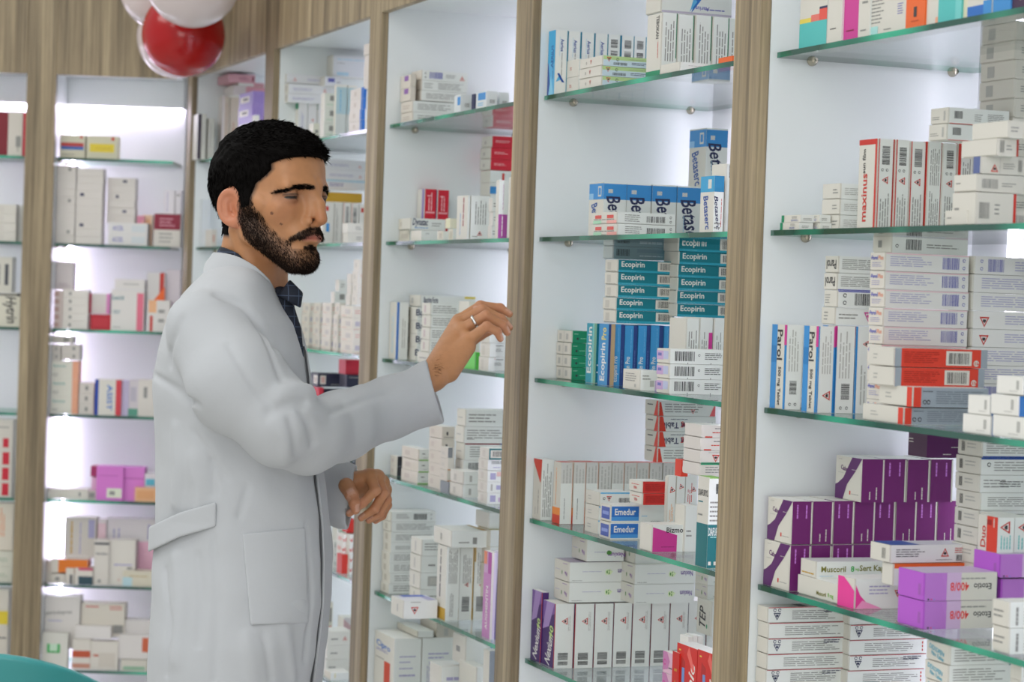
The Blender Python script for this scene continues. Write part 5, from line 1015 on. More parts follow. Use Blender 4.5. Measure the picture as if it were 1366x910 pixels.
def nets(F, og):
    """surface of F = 0 as quads, one vertex per crossed cell"""
    lo, h = og; s = F < 0
    nx, ny, nz = F.shape
    c8 = [(i, j, k) for i in (0, 1) for j in (0, 1) for k in (0, 1)]
    cnt = sum(s[i:nx-1+i, j:ny-1+j, k:nz-1+k].astype(np.int8) for i, j, k in c8)
    act = np.argwhere((cnt > 0) & (cnt < 8))
    idx = -np.ones((nx-1, ny-1, nz-1), np.int32); idx[tuple(act.T)] = np.arange(len(act))
    val = np.stack([F[act[:, 0]+i, act[:, 1]+j, act[:, 2]+k] for i, j, k in c8], 1).astype(float)
    acc = np.zeros((len(act), 3)); n = np.zeros(len(act)); C = np.array(c8, float)
    for a in range(8):
        for b in range(a+1, 8):
            if np.abs(C[a]-C[b]).sum() != 1: continue
            va, vb = val[:, a], val[:, b]; m = (va < 0) != (vb < 0)
            t = np.where(m, va/np.where(m, va-vb, 1), 0)
            acc[m] += (C[a]+np.outer(t, C[b]-C[a]))[m]; n[m] += 1
    V = lo+h*(act+acc/n[:, None])
    Q = []
    for ax in range(3):
        o = [slice(1, -1)]*3; o[ax] = slice(0, -1)
        o2 = list(o); o2[ax] = slice(1, None)
        a_, b_ = s[tuple(o)], s[tuple(o2)]
        e = np.argwhere(a_ != b_)
        flip = a_[tuple(e.T)]
        off = np.ones(3, int); off[ax] = 0; e = e+off
        u, w = [(1, 2), (2, 0), (0, 1)][ax]
        du, dw = np.zeros(3, int), np.zeros(3, int); du[u] = 1; dw[w] = 1
        q = np.stack([idx[tuple((e-du-dw).T)], idx[tuple((e-dw).T)], idx[tuple(e.T)], idx[tuple((e-du).T)]], 1)
        q[~flip] = q[~flip][:, ::-1]
        Q.append(q)
    return V, np.concatenate(Q)
def smooth_mesh(V, Q, it=2, lam=.5):
    E = np.concatenate([Q[:, [0, 1]], Q[:, [1, 2]], Q[:, [2, 3]], Q[:, [3, 0]]])
    for _ in range(it):
        S = np.zeros_like(V); n = np.zeros(len(V))
        np.add.at(S, E[:, 0], V[E[:, 1]]); np.add.at(S, E[:, 1], V[E[:, 0]]); np.add.at(n, E[:, 0], 1); np.add.at(n, E[:, 1], 1)
        V = V+lam*(S/np.maximum(n, 1)[:, None]-V)
    return V
def mesh_obj(name, W, Q, mat, parent=None, colors=None, smooth=True):
    me = bpy.data.meshes.new(name); me.from_pydata([tuple(v) for v in W], [], [list(map(int, q)) for q in Q])
    me.materials.append(mat); me.polygons.foreach_set('use_smooth', [smooth]*len(me.polygons)); me.update()
    if colors is not None:
        at = me.color_attributes.new('tone', 'FLOAT_COLOR', 'POINT')
        at.data.foreach_set('color', np.concatenate([colors, np.ones((len(colors), 1))], 1).astype(np.float32).ravel())
    o = bpy.data.objects.new(name, me); COL.objects.link(o)
    if parent is not None: o.parent = parent
    return o
def noise3(X, f, seed):
    r = np.random.RandomState(seed); o = 0
    for _ in range(6):
        k = r.normal(size=3)*f; o = o+np.sin(k[0]*X[0]+k[1]*X[1]+k[2]*X[2]+r.uniform(0, 6.28))
    return o/6**.5
# ---------------------------------------------------------------- head: f forward, s to his right side, u up, in photo pixels from the eye line
TH = math.radians(33); HX, HY, HC = 359.0, 264.0, 0.0
def head_to_cam(V):
    f, s, u = V[:, 0], V[:, 1], V[:, 2]
    a = f*math.cos(TH)-s*math.sin(TH); c = (-f*math.sin(TH)-s*math.cos(TH))
    o = P3(HX, HY, HC)
    return np.stack([o[0]+a*MPX, o[1]+u*MPX, o[2]+c*MPX], 1)
def head_sdf(X):
    f, s, u = X; S = np.abs(s)+0*f+0*u
    Y = [f, S, u]
    d = ell(X, (-3, 0, 31), (77, 60, 66))
    d = smin(d, ell(X, (-14, 0, 14), (66, 57, 56)), 14)
    d = smin(d, ell(X, (26, 0, -22), (47, 47, 60)), 22)                       # face mass
    d = smin(d, ell(X, (52, 0, 34), (22, 42, 34)), 18)                        # forehead
    d = smin(d, cone(Y, (-2, 47, -28), (7, 46, -49), 12, 11), 16)             # jaw angle
    d = smin(d, cone(Y, (7, 46, -49), (50, 14, -84), 12, 14), 16)             # jaw line
    d = smin(d, ell(X, (55, 0, -80), (19, 24, 17)), 14)                       # chin
    d = smin(d, ell(Y, (45, 35, -18), (21, 17, 17)), 14)                      # cheekbones
    d = smin(d, ell(Y, (8, 54, -10), (26, 8, 12)), 12)
    d = smin(d, cone(Y, (75, 8, 11), (63, 38, 11), 7.5, 5), 14)               # brow ridge
    d = smin(d, ell(X, (60, 0, -50), (19, 27, 17)), 12)                       # mouth mound
    d = smax(d, -ell(Y, (79, 29, 0), (17, 16, 10.5)), 9)                      # eye sockets
    d = smax(d, -ell(Y, (74, 50, -34), (16, 10, 18)), 12)                     # hollow cheek
    eye = np.sqrt((f-58)**2+(S-31)**2+(u+1)**2)                               # eyeballs and lids
    lidu = smax(eye-12.6, -(u+2.0-.10*(f-58)), 1.2)
    lidl = smax(eye-12.3, (u+6.4), 1.0)
    ball = eye-11.0
    d = smin(d, ball, 1.5); d = smin(d, lidu, 3.0); d = smin(d, lidl, 3.5)
    d = smin(d, cone(X, (73, 0, 10), (84, 0, -12), 7, 7.6), 9)                # nose, slightly hooked
    d = smin(d, cone(X, (84, 0, -12), (88, 0, -31), 7.4, 8.0), 5)
    d = smin(d, cone(Y, (72, 5, 2), (76, 8, -24), 6, 6), 6)
    d = smin(d, ell(Y, (72.5, 12.5, -33.5), (9.5, 5.6, 6.6)), 3.2)
    d = smin(d, cone(X, (80, 0, -38), (72, 0, -46), 5, 5), 5)
    d = smax(d, -ell(Y, (80, 6.5, -43.5), (6.5, 3.4, 4)), 2)                    # nostrils
    d = smin(d, cone(Y, (78.5, 4, -50.5), (69, 23, -55), 4.2, 2.4), 3.5)      # lips
    d = smin(d, cone(Y, (76.5, 0, -59), (68, 21, -56.5), 5.2, 2.6), 3.5)
    d = smax(d, -cone(Y, (82, 0, -54.6), (68, 25, -56), 1.5, 1.2), 2)
    d = smax(d, -ell(X, (78, 0, -68), (8, 18, 4.5)), 6)                       # under the lip
    # ears
    ct, st = math.cos(.16), math.sin(.16)
    ef, eu = (f+13)*ct+(u+15)*st, -(f+13)*st+(u+15)*ct
    es = S-60.5+.30*(ef)
    E = [ef+0*S, es, eu+0*S]
    oval = np.sqrt((ef/17.5)**2+(eu/24)**2)
    disc = smax((oval-1)*17, np.abs(es)-2.4, 2.5)
    rim = np.sqrt(((oval-.85)*17)**2+(es-2.6)**2)-3.5
    ear = smin(disc, rim, 2.5)
    ear = smax(ear, -ell(E, (2, 5, -1), (9.5, 8.6, 13)), 2)
    ear = smin(ear, cone(E, (-7, 0, 12), (-8, 0, -10), 3.2, 3.0), 2.5)
    ear = smin(ear, ell(E, (11, 2.6, -4), (3.6, 3, 5)), 3)                    # tragus
    ear = smin(ear, ell(E, (3, 1, -21), (8, 4.2, 7)), 4)                      # lobe
    d = smin(d, ear, 4)
    nk = cone(X, (-22, 0, -30), (-46, 0, -175), 39, 50)                       # neck
    d = smin(d, nk, 14)
    d = smin(d, cone(Y, (-20, 44, -45), (8, 16, -150), 9, 9), 16)
    return d
def lin(x, pts): return np.interp(x, [p[0] for p in pts], [p[1] for p in pts])
def beard_mask(V):
    f, s, u = V[:, 0], np.abs(V[:, 1]), V[:, 2]
    top = lin(f, [(-6, 14), (17, 12), (24, -12), (34, -32), (48, -52), (60, -58), (66, -64), (90, -64)])
    m = np.clip((top-u)/9, 0, 1)*np.clip((f+4)/7, 0, 1)
    low = lin(f, [(-6, -30), (-2, -38), (12, -68), (30, -91), (44, -106), (60, -120)])
    m *= np.clip((u-low)/8, 0, 1)
    sk = np.clip(.50+.55*np.clip((top-u-12)/30, 0, 1), 0, 1)
    m = m*sk
    chinp = (np.abs(s) < 13)*(u < -66)*1.0
    lip = (u > -70)*(u < -44)*(s < 27)*(f > 58)
    m = np.where(lip, chinp*.9, m)
    must = np.clip(1.3-np.abs(u-lin(s, [(0, -46.0), (12, -47), (24, -53), (30, -60)]))/5.0, 0, 1)*np.clip((31-s)/5, 0, 1)*(f > 55)
    m = np.maximum(m, np.clip(must*1.6, 0, 1))
    soul = np.clip(1-s/7, 0, 1)*((u < -64) & (u > -76))*(f > 50)
    return np.clip(np.maximum(m, soul*1.5), 0, 1)
def brow_mask(V):
    f, s, u = V[:, 0], np.abs(V[:, 1]), V[:, 2]
    c = lin(s, [(6, 9.5), (18, 11), (30, 10.5), (42, 5.5), (50, .5)])
    w = lin(s, [(6, 3.6), (20, 4.4), (36, 3.8), (48, 2.6)])
    return np.clip(1.5*(1-np.abs(u-c)/w), 0, 1)*np.clip((s-6)/4, 0, 1)*np.clip((49-s)/5, 0, 1)*(f > 35)
SKIN, SKIN2, DARK = np.array(srgb('#ba845a')), np.array(srgb('#ae6c4a')), np.array(srgb('#2a1f1a'))
def head_color(V):
    f, s, u = V[:, 0], V[:, 1], V[:, 2]; S_ = np.abs(s)
    c = np.tile(SKIN, (len(V), 1))
    def mix(m, col): 
        nonlocal c
        m = np.clip(m, 0, 1)[:, None]; c = c*(1-m)+np.asarray(col)*m
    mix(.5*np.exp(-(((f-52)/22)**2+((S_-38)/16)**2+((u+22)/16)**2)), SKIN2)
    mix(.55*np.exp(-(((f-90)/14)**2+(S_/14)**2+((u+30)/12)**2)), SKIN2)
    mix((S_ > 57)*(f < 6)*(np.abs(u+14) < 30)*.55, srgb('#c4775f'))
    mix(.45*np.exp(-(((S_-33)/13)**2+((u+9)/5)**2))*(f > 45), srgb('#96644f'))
    lipm = np.exp(-((u+55)/5.0)**4)*np.clip((23-S_)/5, 0, 1)*(f > 64)
    mix(lipm*.85, srgb('#b0695e'))
    mix(beard_mask(V)*.86, srgb('#382920'))
    mix(brow_mask(V)*.85, DARK)
    eye = np.sqrt((f-58)**2+(S_-31)**2+(u+1)**2)
    sm = lambda v, w: np.clip(.5-v/w, 0, 1)
    onb = sm(eye-11.9, .8)*sm(u-(-.6+.12*(f-58)), 1.2)*sm(-u-7.2, 1.2)*(f > 58)
    mix(.62*np.exp(-(((S_-31)/17)**2+((u+1)/8)**2))*(f > 45), srgb('#7a4f3c'))  # eye socket shade painted into the skin tone
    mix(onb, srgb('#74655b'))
    io = np.sqrt((S_-31-np.where(s > 0, 4.0, -4.0))**2+(u+2.6)**2)      # iris: he looks forward and down
    mix(onb*sm(io-8.6, 2.5), srgb('#1b120e'))
    lash = np.exp(-((eye-12.3)/1.2)**2)*np.exp(-((u+.5-.10*(f-58))/1.3)**2)*(f > 58)
    mix(lash*.95, DARK)
    # two small moles on the near cheek
    for mf, mu, r in ((46.5, -24.5, 2.2), (52.5, -38, 1.5), (37.5, 26, 1.8)):
        sel = s > 0
        mix(sel*(np.sqrt((f-mf)**2+(u-mu)**2) < r)*.8, srgb('#5a3426'))
    # short hair over the ears and at the nape shades the skin
    hl = hair_line(V)
    earz = (np.sqrt(((f+15)/19)**2+((u+14)/28)**2) < 1)*(S_ > 50)
    mix(np.clip(1-hl/5, 0, 1)*.9*(1-earz), srgb('#1b1512'))
    return c
def hair_line(V):
    """signed pixels outside the hair outline (negative inside)"""
    f, s, u = V[0] if isinstance(V, list) else V[:, 0], V[1] if isinstance(V, list) else V[:, 1], V[2] if isinstance(V, list) else V[:, 2]
    S_ = np.abs(s)
    g = np.interp(u, [-62, -40, -22, -14, 4, 15, 25, 33, 41, 47, 54, 72], [-38, -32, -27, 17, 19, 23, 36, 44, 43, 58, 88, 140])
    front = (f-g)*.75
    front = front+0*S_
    # the forehead hairline: straight across the front at u = 52
    nape = (-54-.10*f)-u
    return np.maximum(front, nape+0*S_)
def skin_mat():
    m, N, L, b = new_mat('skin')
    a = N.new('ShaderNodeVertexColor'); a.layer_name = 'tone'
    n = N.new('ShaderNodeTexNoise'); n.inputs['Scale'].default_value = 90; n.inputs['Detail'].default_value = 3
    mr = N.new('ShaderNodeMapRange'); mr.inputs['To Min'].default_value = .88; mr.inputs['To Max'].default_value = 1.1
    tc = N.new('ShaderNodeTexCoord'); L.new(tc.outputs['Object'], n.inputs[0]); L.new(n.outputs[0], mr.inputs[0])
    mx = N.new('ShaderNodeVectorMath'); mx.operation = 'SCALE'; L.new(a.outputs[0], mx.inputs[0]); L.new(mr.outputs[0], mx.inputs['Scale'])
    L.new(mx.outputs[0], b.inputs['Base Color'])
    b.inputs['Roughness'].default_value = .48; b.inputs['Subsurface Weight'].default_value = .10
    b.inputs['Subsurface Radius'].default_value = (.012, .005, .003); b.inputs['Subsurface Scale'].default_value = .6
    bp = N.new('ShaderNodeBump'); bp.inputs['Strength'].default_value = .15; bp.inputs['Distance'].default_value = .0008
    n2 = N.new('ShaderNodeTexNoise'); n2.inputs['Scale'].default_value = 420; L.new(tc.outputs['Object'], n2.inputs[0])
    L.new(n2.outputs[0], bp.inputs['Height']); L.new(bp.outputs[0], b.inputs['Normal'])
    return m
X, og = grid((-92, -74, -165), (106, 74, 102), 1.25)
HV, HQ = nets(head_sdf(X).astype(np.float32), og); HV = smooth_mesh(HV, HQ, 1, .35)
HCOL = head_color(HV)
head_cam = head_to_cam(HV)
# ---------------------------------------------------------------- hands and the arms inside the sleeves (camera frame, metres)
def chain_sdf(X, d, pts, k=.004):
    for (a, ra), (b, rb) in zip(pts[:-1], pts[1:]):
        e = cone(X, a, b, ra, rb); d = e if d is None else smin(d, e, k)
    return d
def px(r, c): return r*(D0+c)/FPX
HAND_R = dict(
    index=[(612, 428, 0.250, 8.6), (641, 408.5, 0.265, 7.4), (667, 411, 0.272, 6.3), (679.5, 419, 0.272, 5.0)],
    middle=[(611, 432, 0.235, 8.8), (643.5, 414, 0.242, 7.6), (669, 426, 0.250, 6.5), (679.5, 437, 0.252, 5.2)],
    ring=[(615, 440, 0.215, 8.6), (648, 421.5, 0.212, 7.4), (670.5, 434, 0.220, 6.3), (676.5, 443.5, 0.224, 5.1)],
    pinky=[(625, 453.5, 0.195, 8.2), (649.5, 435.5, 0.188, 6.8), (663.5, 442.5, 0.194, 5.8), (667.5, 452, 0.198, 4.7)],
    thumb=[(598, 480, 0.225, 11), (618, 462, 0.270, 9.5), (640, 447, 0.285, 7.4), (655, 441, 0.282, 5.8)])
WR_R = (577, 502, .158, 17.5)
HAND_L = dict(
    index=[(493, 634, .150, 8.4), (501, 654, .128, 7.4), (484, 671, .118, 6.4), (466, 685, .122, 5.0)],
    middle=[(503.5, 636, .165, 8.4), (511, 658, .148, 7.4), (500, 679, .136, 6.4), (482, 691, .138, 5.0)],
    ring=[(510, 643, .182, 8.0), (515.5, 667, .170, 7.0), (506, 685.5, .158, 6.2), (492, 694, .158, 4.9)],
    pinky=[(514, 653, .200, 7.4), (516.5, 674, .192, 6.2), (509.5, 688.5, .182, 5.5), (501, 695, .182, 4.4)],
    thumb=[(462, 648, .130, 11), (469, 660, .112, 9.2), (472.5, 671, .104, 7.6), (474, 681, .104, 6.0)])
WR_L = (455, 649, .165, 17)
def hand_sdf(X, H, WR, heel):
    d = None
    w = P3(*WR[:3]); wr = px(WR[3], WR[2])
    for nm in ('index', 'middle', 'ring', 'pinky'):
        p = P3(*H[nm][0][:3]); r = px(H[nm][0][3], H[nm][0][2])
        e = cone(X, w, p, wr*.92, r*1.02)
        d = e if d is None else smin(d, e, .010)
    for a, b in (('index', 'middle'), ('middle', 'ring'), ('ring', 'pinky')):
        d = smin(d, cone(X, P3(*H[a][0][:3]), P3(*H[b][0][:3]), px(8.2, .2), px(8.2, .2)), .006)
    hp, hq, hr1, hr2 = heel
    d = smin(d, cone(X, P3(*hp), P3(*hq), px(hr1, .2), px(hr2, .2)), .012)
    for nm in H:
        pts = [(P3(*q[:3]), px(q[3], q[2])) for q in H[nm]]
        f = None
        for (a, ra), (b, rb) in zip(pts[:-1], pts[1:]):
            e = cone(X, a, b, ra*.97, rb*.97); f = e if f is None else smin(f, e, .0022)
        for (a, ra) in pts[1:-1]:
            f = smin(f, np.sqrt((X[0]-a[0])**2+(X[1]-a[1])**2+(X[2]-a[2])**2)-ra*1.03, .002)
        d = smin(d, f, .0065 if nm == 'thumb' else .0035)
    return d
def hand_mesh(H, WR, heel, inner):
    P = np.array([P3(*q[:3]) for nm in H for q in H[nm]]+[P3(*WR[:3])]+[P3(*q[:3]) for q in inner[:1]])
    lo, hi = P.min(0)-.026, P.max(0)+.026
    X, og = grid(lo, hi, .0016)
    d = hand_sdf(X, H, WR, heel)
    d = smin(d, cone(X, P3(*WR[:3]), P3(*inner[0][:3]), px(WR[3], WR[2]), px(inner[0][3], inner[0][2])), .012)
    V, Q = nets(d.astype(np.float32), og); V = smooth_mesh(V, Q, 1, .4)
    c = np.tile(SKIN*1.0, (len(V), 1)); c2 = np.array(srgb('#c47f68'))
    for nm in H:                                             # knuckles and finger ends are redder, nails paler
        for j, q in enumerate(H[nm]):
            if j == 0: continue
            p = P3(*q[:3]); m = np.exp(-(((V-p)**2).sum(1)/(px(q[3], q[2])*1.3)**2))[:, None]*(.55 if j > 1 else .40)
            c = c*(1-m)+c2*m
        t, pz = P3(*H[nm][3][:3]), P3(*H[nm][2][:3]); ax = (t-pz)/np.linalg.norm(t-pz)
        wdir = t-P3(*H[nm][1][:3]); nrm = np.array([.3, .8, -.5]); nrm = nrm-ax*(nrm@ax); nrm /= np.linalg.norm(nrm)
        q_ = V-(t-ax*.004); al = q_@ax; up = q_@nrm; sd = np.sqrt(np.maximum((q_**2).sum(1)-al**2-up**2, 0))
        m = ((np.abs(al) < .0065) & (up > .0022) & (sd < .0045))[:, None]*.5
        c = c*(1-m)+np.array(srgb('#dcb5a2'))*m
    return V, Q, c
SH_R, EL_R = (276, 440, -.14), (408, 577, .0)
SH_L, EL_L = (318, 446, .19), (385, 612, .29)
hr = hand_mesh(HAND_R, WR_R, ((598, 495, .172), (624, 464, .188), 15.5, 10.5), [(545, 522, .11, 20)])
hl_ = hand_mesh(HAND_L, WR_L, ((462, 652, .165), (488, 650, .185), 13, 9), [(432, 640, .20, 20)])
# the rest of the body, hidden by the clothes
X, og = grid((-.66, -1.50, -.32), (.0, .10, .42), .012)
d = None
for a, ra, b, rb in [((545, 522, .11), 15, (408, 577, -.10), 24), ((408, 577, -.10), 24, (290, 445, -.09), 36), ((432, 640, .20), 19, (385, 612, .27), 26), ((385, 612, .27), 26, (318, 446, .17), 36)]:
    e = cone(X, P3(*a), P3(*b), px(ra, 0), px(rb, 0)); d = e if d is None else smin(d, e, .03)
for x_, y_, rx, ry, rc in [(312, 480, 72, 95, .15), (322, 620, 78, 110, .125), (318, 800, 84, 110, .135)]:
    p = P3(x_, y_, .02); d = smin(d, ell(X, p, (rx*MPX, ry*MPX, rc)), .05)
for c_ in (-.09, .11):
    fx = 318 if c_ < 0 else 330
    d = smin(d, cone(X, P3(fx, 850, c_), P3(fx, 1200, c_), .075, .052), .03)
    d = smin(d, cone(X, P3(fx, 1200, c_), P3(fx-6, 1560, c_), .052, .036), .02)
BV, BQ = nets(d.astype(np.float32), og)
bc = np.tile(SKIN, (len(BV), 1))
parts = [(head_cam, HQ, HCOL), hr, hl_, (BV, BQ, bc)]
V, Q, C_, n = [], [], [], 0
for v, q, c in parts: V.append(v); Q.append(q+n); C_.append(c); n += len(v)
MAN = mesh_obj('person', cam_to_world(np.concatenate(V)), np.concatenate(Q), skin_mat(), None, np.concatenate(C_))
tag(MAN, 'man in a white coat reaching one hand to a shelf, short dark hair and beard', 'person')
# ---------------------------------------------------------------- hair of the head
def tri_strands(roots, dirs, length, width, curl, seed, name, mat, parent):
    r = np.random.RandomState(seed); n = len(roots)
    L = length*r.uniform(.6, 1.2, n)[:, None]
    side = np.cross(dirs, r.normal(size=(n, 3))); side /= np.linalg.norm(side, axis=1)[:, None]+1e-9
    mid = roots+dirs*L*.5+curl*L*.25
    tip = roots+dirs*L*.85+curl*L*.8
    w = width
    V = np.stack([roots-side*w, roots+side*w, mid+side*w*.8, mid-side*w*.8, tip], 1).reshape(-1, 3)
    me = bpy.data.meshes.new(name); F = []
    for i in range(n): k = 5*i; F += [(k, k+1, k+2, k+3), (k+3, k+2, k+4)]
    me.from_pydata([tuple(v) for v in V], [], F); me.materials.append(mat); me.update()
    o = bpy.data.objects.new(name, me); COL.objects.link(o); o.parent = parent
    return o
def surf_samples(V, Q, weight, n, seed):
    r = np.random.RandomState(seed)
    a, b, c_, d_ = V[Q[:, 0]], V[Q[:, 1]], V[Q[:, 2]], V[Q[:, 3]]
    N = np.cross(c_-a, d_-b); A = np.linalg.norm(N, axis=1)+1e-12
    p = A*weight[Q].mean(1); p /= p.sum()
    k = r.choice(len(Q), n, p=p); u, v = r.uniform(size=(2, n, 1))
    return (a[k]*(1-u)*(1-v)+b[k]*u*(1-v)+c_[k]*u*v+d_[k]*(1-u)*v), (N/A[:, None])[k]
HAIRM = simple('black_hair', '#0b0908', .75, spec=.05)
BEARDM = simple('dark_brown_beard_hair', '#261b15', .65, spec=.12)
X, og = grid((-96, -76, -66), (100, 76, 116), 1.6)
cran = smin(ell(X, (-3, 0, 31), (77, 60, 66)), ell(X, (-14, 0, 14), (66, 57, 56)), 14)
cran = smin(cran, ell(X, (52, 0, 34), (22, 42, 34)), 18)
thick = np.interp(X[2], [-60, -30, 0, 30, 60, 100], [1.6, 2.2, 3.0, 5.0, 6.0, 6.5]).astype(np.float32)
thick = thick+np.clip((X[0]-35)/40, 0, 1)*np.clip((X[2]-50)/20, 0, 1)*4.0
cran = smin(cran, ell([X[0], np.abs(X[1]), X[2]], (8, 54, -10), (26, 8, 12)), 12); cran = smin(cran, ell(X, (26, 0, -22), (47, 47, 60)), 22)
neckd = smin(cran, cone(X, (-20, 0, -30), (-46, 0, -175), 41, 52), 14)
hd = neckd-thick-.9*noise3(X, .20, 5)*np.clip((X[2]-10)/40, .25, 1)-.5*noise3(X, .5, 6)*np.clip((X[2]-10)/40, .3, 1)
hd = smax(hd, hair_line(X), 4)
ef, eu = X[0]+15, X[2]+14
hd = smax(hd, -(np.sqrt((ef/18)**2+(eu/27)**2)-1)*18+0*X[1], 3)               # clear of the ears
KV, KQ = nets(hd.astype(np.float32), og); KV = smooth_mesh(KV, KQ, 1, .4)
HAIR = mesh_obj('hair', cam_to_world(head_to_cam(KV)), KQ, HAIRM, MAN)
w = np.clip(-hair_line(KV)/6, 0, 1)
r_, n_ = surf_samples(KV, KQ, w+.02, 7000, 11)
top = np.clip((r_[:, 2]-20)/50, 0, 1)[:, None]
dirs = n_*(.10+.10*top)+np.array([.75, 0, -.05])*top+np.array([-.1, 0, -.85])*(1-top); dirs /= np.linalg.norm(dirs, axis=1)[:, None]
H2 = tri_strands(cam_to_world(head_to_cam(r_)), (lambda D: D[:, :1]*0+ (cam_to_world(head_to_cam(r_+D))-cam_to_world(head_to_cam(r_)))/MPX)(dirs), 8*MPX, .6*MPX, np.random.RandomState(1).normal(size=(len(r_), 3))*.16, 12, 'hair_strands', HAIRM, HAIR)
# beard, moustache and brows: short single hairs on the skin
def facial(name, mask, n, length, flow, seed, mat, lift=.35):
    w = mask(HV); r_, n_ = surf_samples(HV, HQ, w**1.3+1e-6, n, seed)
    ok = mask(r_) > .12; r_, n_ = r_[ok], n_[ok]
    d = n_*lift+flow(r_); d /= np.linalg.norm(d, axis=1)[:, None]
    dw = (cam_to_world(head_to_cam(r_+d))-cam_to_world(head_to_cam(r_)))/MPX
    return tri_strands(cam_to_world(head_to_cam(r_)), dw, length*MPX, .30*MPX, np.random.RandomState(seed).normal(size=(len(r_), 3))*.35, seed, name, mat, MAN)
facial('beard', lambda V: beard_mask(V), 15000, 4.6, lambda r: np.stack([.35+0*r[:, 0], 0*r[:, 0], -.8+0*r[:, 0]], 1), 21, BEARDM, .22)
facial('eyebrows', brow_mask, 1500, 6.0, lambda r: np.stack([-.25+0*r[:, 0], np.sign(r[:, 1])*.8, .02+0*r[:, 0]], 1), 22, HAIRM, .08)

# dark hairs on the back of the raised wrist
_w, _i = P3(*WR_R[:3]), P3(545, 522, .11); _ax = (_w-_i)/np.linalg.norm(_w-_i)
_q = hr[0]-_w; _al = _q@_ax
_m = np.clip(1-np.abs(_al-.012)/.034, 0, 1)*np.clip((_q[:, 1]*.35-_q[:, 0]*.75-_q[:, 2]*.5-.004)/.010, 0, 1)
r_, n_ = surf_samples(hr[0], hr[1], _m+1e-9, 900, 31)
d_ = n_*.25+_ax*.7+np.array([.1, -.5, 0]); d_ /= np.linalg.norm(d_, axis=1)[:, None]
tri_strands(cam_to_world(r_), (cam_to_world(r_+d_*.01)-cam_to_world(r_))/.01, 6.5*MPX, .20*MPX, np.random.RandomState(5).normal(size=(len(r_), 3))*.4, 31, 'arm_hair', BEARDM, MAN)
# ================================================================ his clothes
def cloth_mat(name, hexc, rough, weave=.12, scale=900):
    m, N, L, b = new_mat(name)
    b.inputs['Base Color'].default_value = (*srgb(hexc), 1); b.inputs['Roughness'].default_value = rough
    b.inputs['Sheen Weight'].default_value = .08
    tc = N.new('ShaderNodeTexCoord'); n = N.new('ShaderNodeTexNoise'); n.inputs['Scale'].default_value = scale; n.inputs['Detail'].default_value = 2
    n2 = N.new('ShaderNodeTexNoise'); n2.inputs['Scale'].default_value = 22; n2.inputs['Detail'].default_value = 4
    L.new(tc.outputs['Object'], n.inputs[0]); L.new(tc.outputs['Object'], n2.inputs[0])
    ad = N.new('ShaderNodeMath'); ad.operation = 'MULTIPLY_ADD'; ad.inputs[1].default_value = 14; L.new(n2.outputs[0], ad.inputs[0]); L.new(n.outputs[0], ad.inputs[2])
    bp = N.new('ShaderNodeBump'); bp.inputs['Strength'].default_value = weave; bp.inputs['Distance'].default_value = .0012
    L.new(ad.outputs[0], bp.inputs['Height']); L.new(bp.outputs[0], b.inputs['Normal'])
    return m
COAT = cloth_mat('white_coat_cotton', '#b9bcbf', .8)
NAVY = None
def navy_mat():
    m, N, L, b = new_mat('navy_checked_shirt')
    tc = N.new('ShaderNodeTexCoord'); w1 = N.new('ShaderNodeTexWave'); w1.inputs['Scale'].default_value = 18; w1.bands_direction = 'Z'
    w2 = N.new('ShaderNodeTexWave'); w2.inputs['Scale'].default_value = 18; w2.bands_direction = 'Y'
    L.new(tc.outputs['Object'], w1.inputs[0]); L.new(tc.outputs['Object'], w2.inputs[0])
    mx = N.new('ShaderNodeMath'); mx.operation = 'MAXIMUM'; L.new(w1.outputs['Fac'], mx.inputs[0]); L.new(w2.outputs['Fac'], mx.inputs[1])
    r = N.new('ShaderNodeValToRGB'); r.color_ramp.elements[0].position = .975; r.color_ramp.elements[0].color = (*srgb('#121a29'), 1)
    r.color_ramp.elements[1].position = .99; r.color_ramp.elements[1].color = (*srgb('#3c485e'), 1)
    L.new(mx.outputs[0], r.inputs[0]); L.new(r.outputs[0], b.inputs['Base Color']); b.inputs['Roughness'].default_value = .8
    return m
# side-on outline of the coat body: photo row -> back, front, half width across (m), centre across (m)
TORSO = [(346, 300, 340, .030, .012), (354, 284, 350, .060, .015), (364, 268, 362, .090, .020), (377, 255, 369, .118, .025), (392, 243, 374, .142, .032), (410, 232, 383, .160, .036), (432, 220, 397, .172, .036), (470, 208, 407, .175, .036),
         (500, 203, 412, .172, .036), (560, 204, 420, .166, .036), (620, 206, 428, .162, .036), (690, 207, 437, .162, .034), (745, 206, 440, .170, .030), (800, 202, 440, .182, .025),
         (850, 198, 435, .192, .02), (910, 195, 427, .198, .02), (1000, 192, 424, .205, .02), (1140, 188, 426, .215, .02), (1200, 186, 428, .22, .02)]
_ty = np.array([-(t[0]-455)*MPX for t in TORSO])[::-1]
def tcol(j, f): return np.array([f(t[j]) for t in TORSO])[::-1]
_tb, _tf = tcol(1, lambda x: (x-683)*MPX), tcol(2, lambda x: (x-683)*MPX); _tw, _tc = tcol(3, float), tcol(4, float)
def torso_params(b):
    bk, fr = np.interp(b, _ty, _tb), np.interp(b, _ty, _tf)
    return (bk+fr)/2, (fr-bk)/2, np.interp(b, _ty, _tw), np.interp(b, _ty, _tc)
def torso_sdf(X):
    a0, ra, rc, c0 = torso_params(X[1])
    q = (np.abs((X[0]-a0)/ra)**2.3+np.abs((X[2]-c0)/rc)**2.3+1e-9)**(1/2.3)
    d = (q-1)*np.minimum(ra, rc)*.95
    top = X[1]-_ty[-1]; bot = _ty[0]-X[1]
    return np.maximum(np.maximum(d, top), bot)
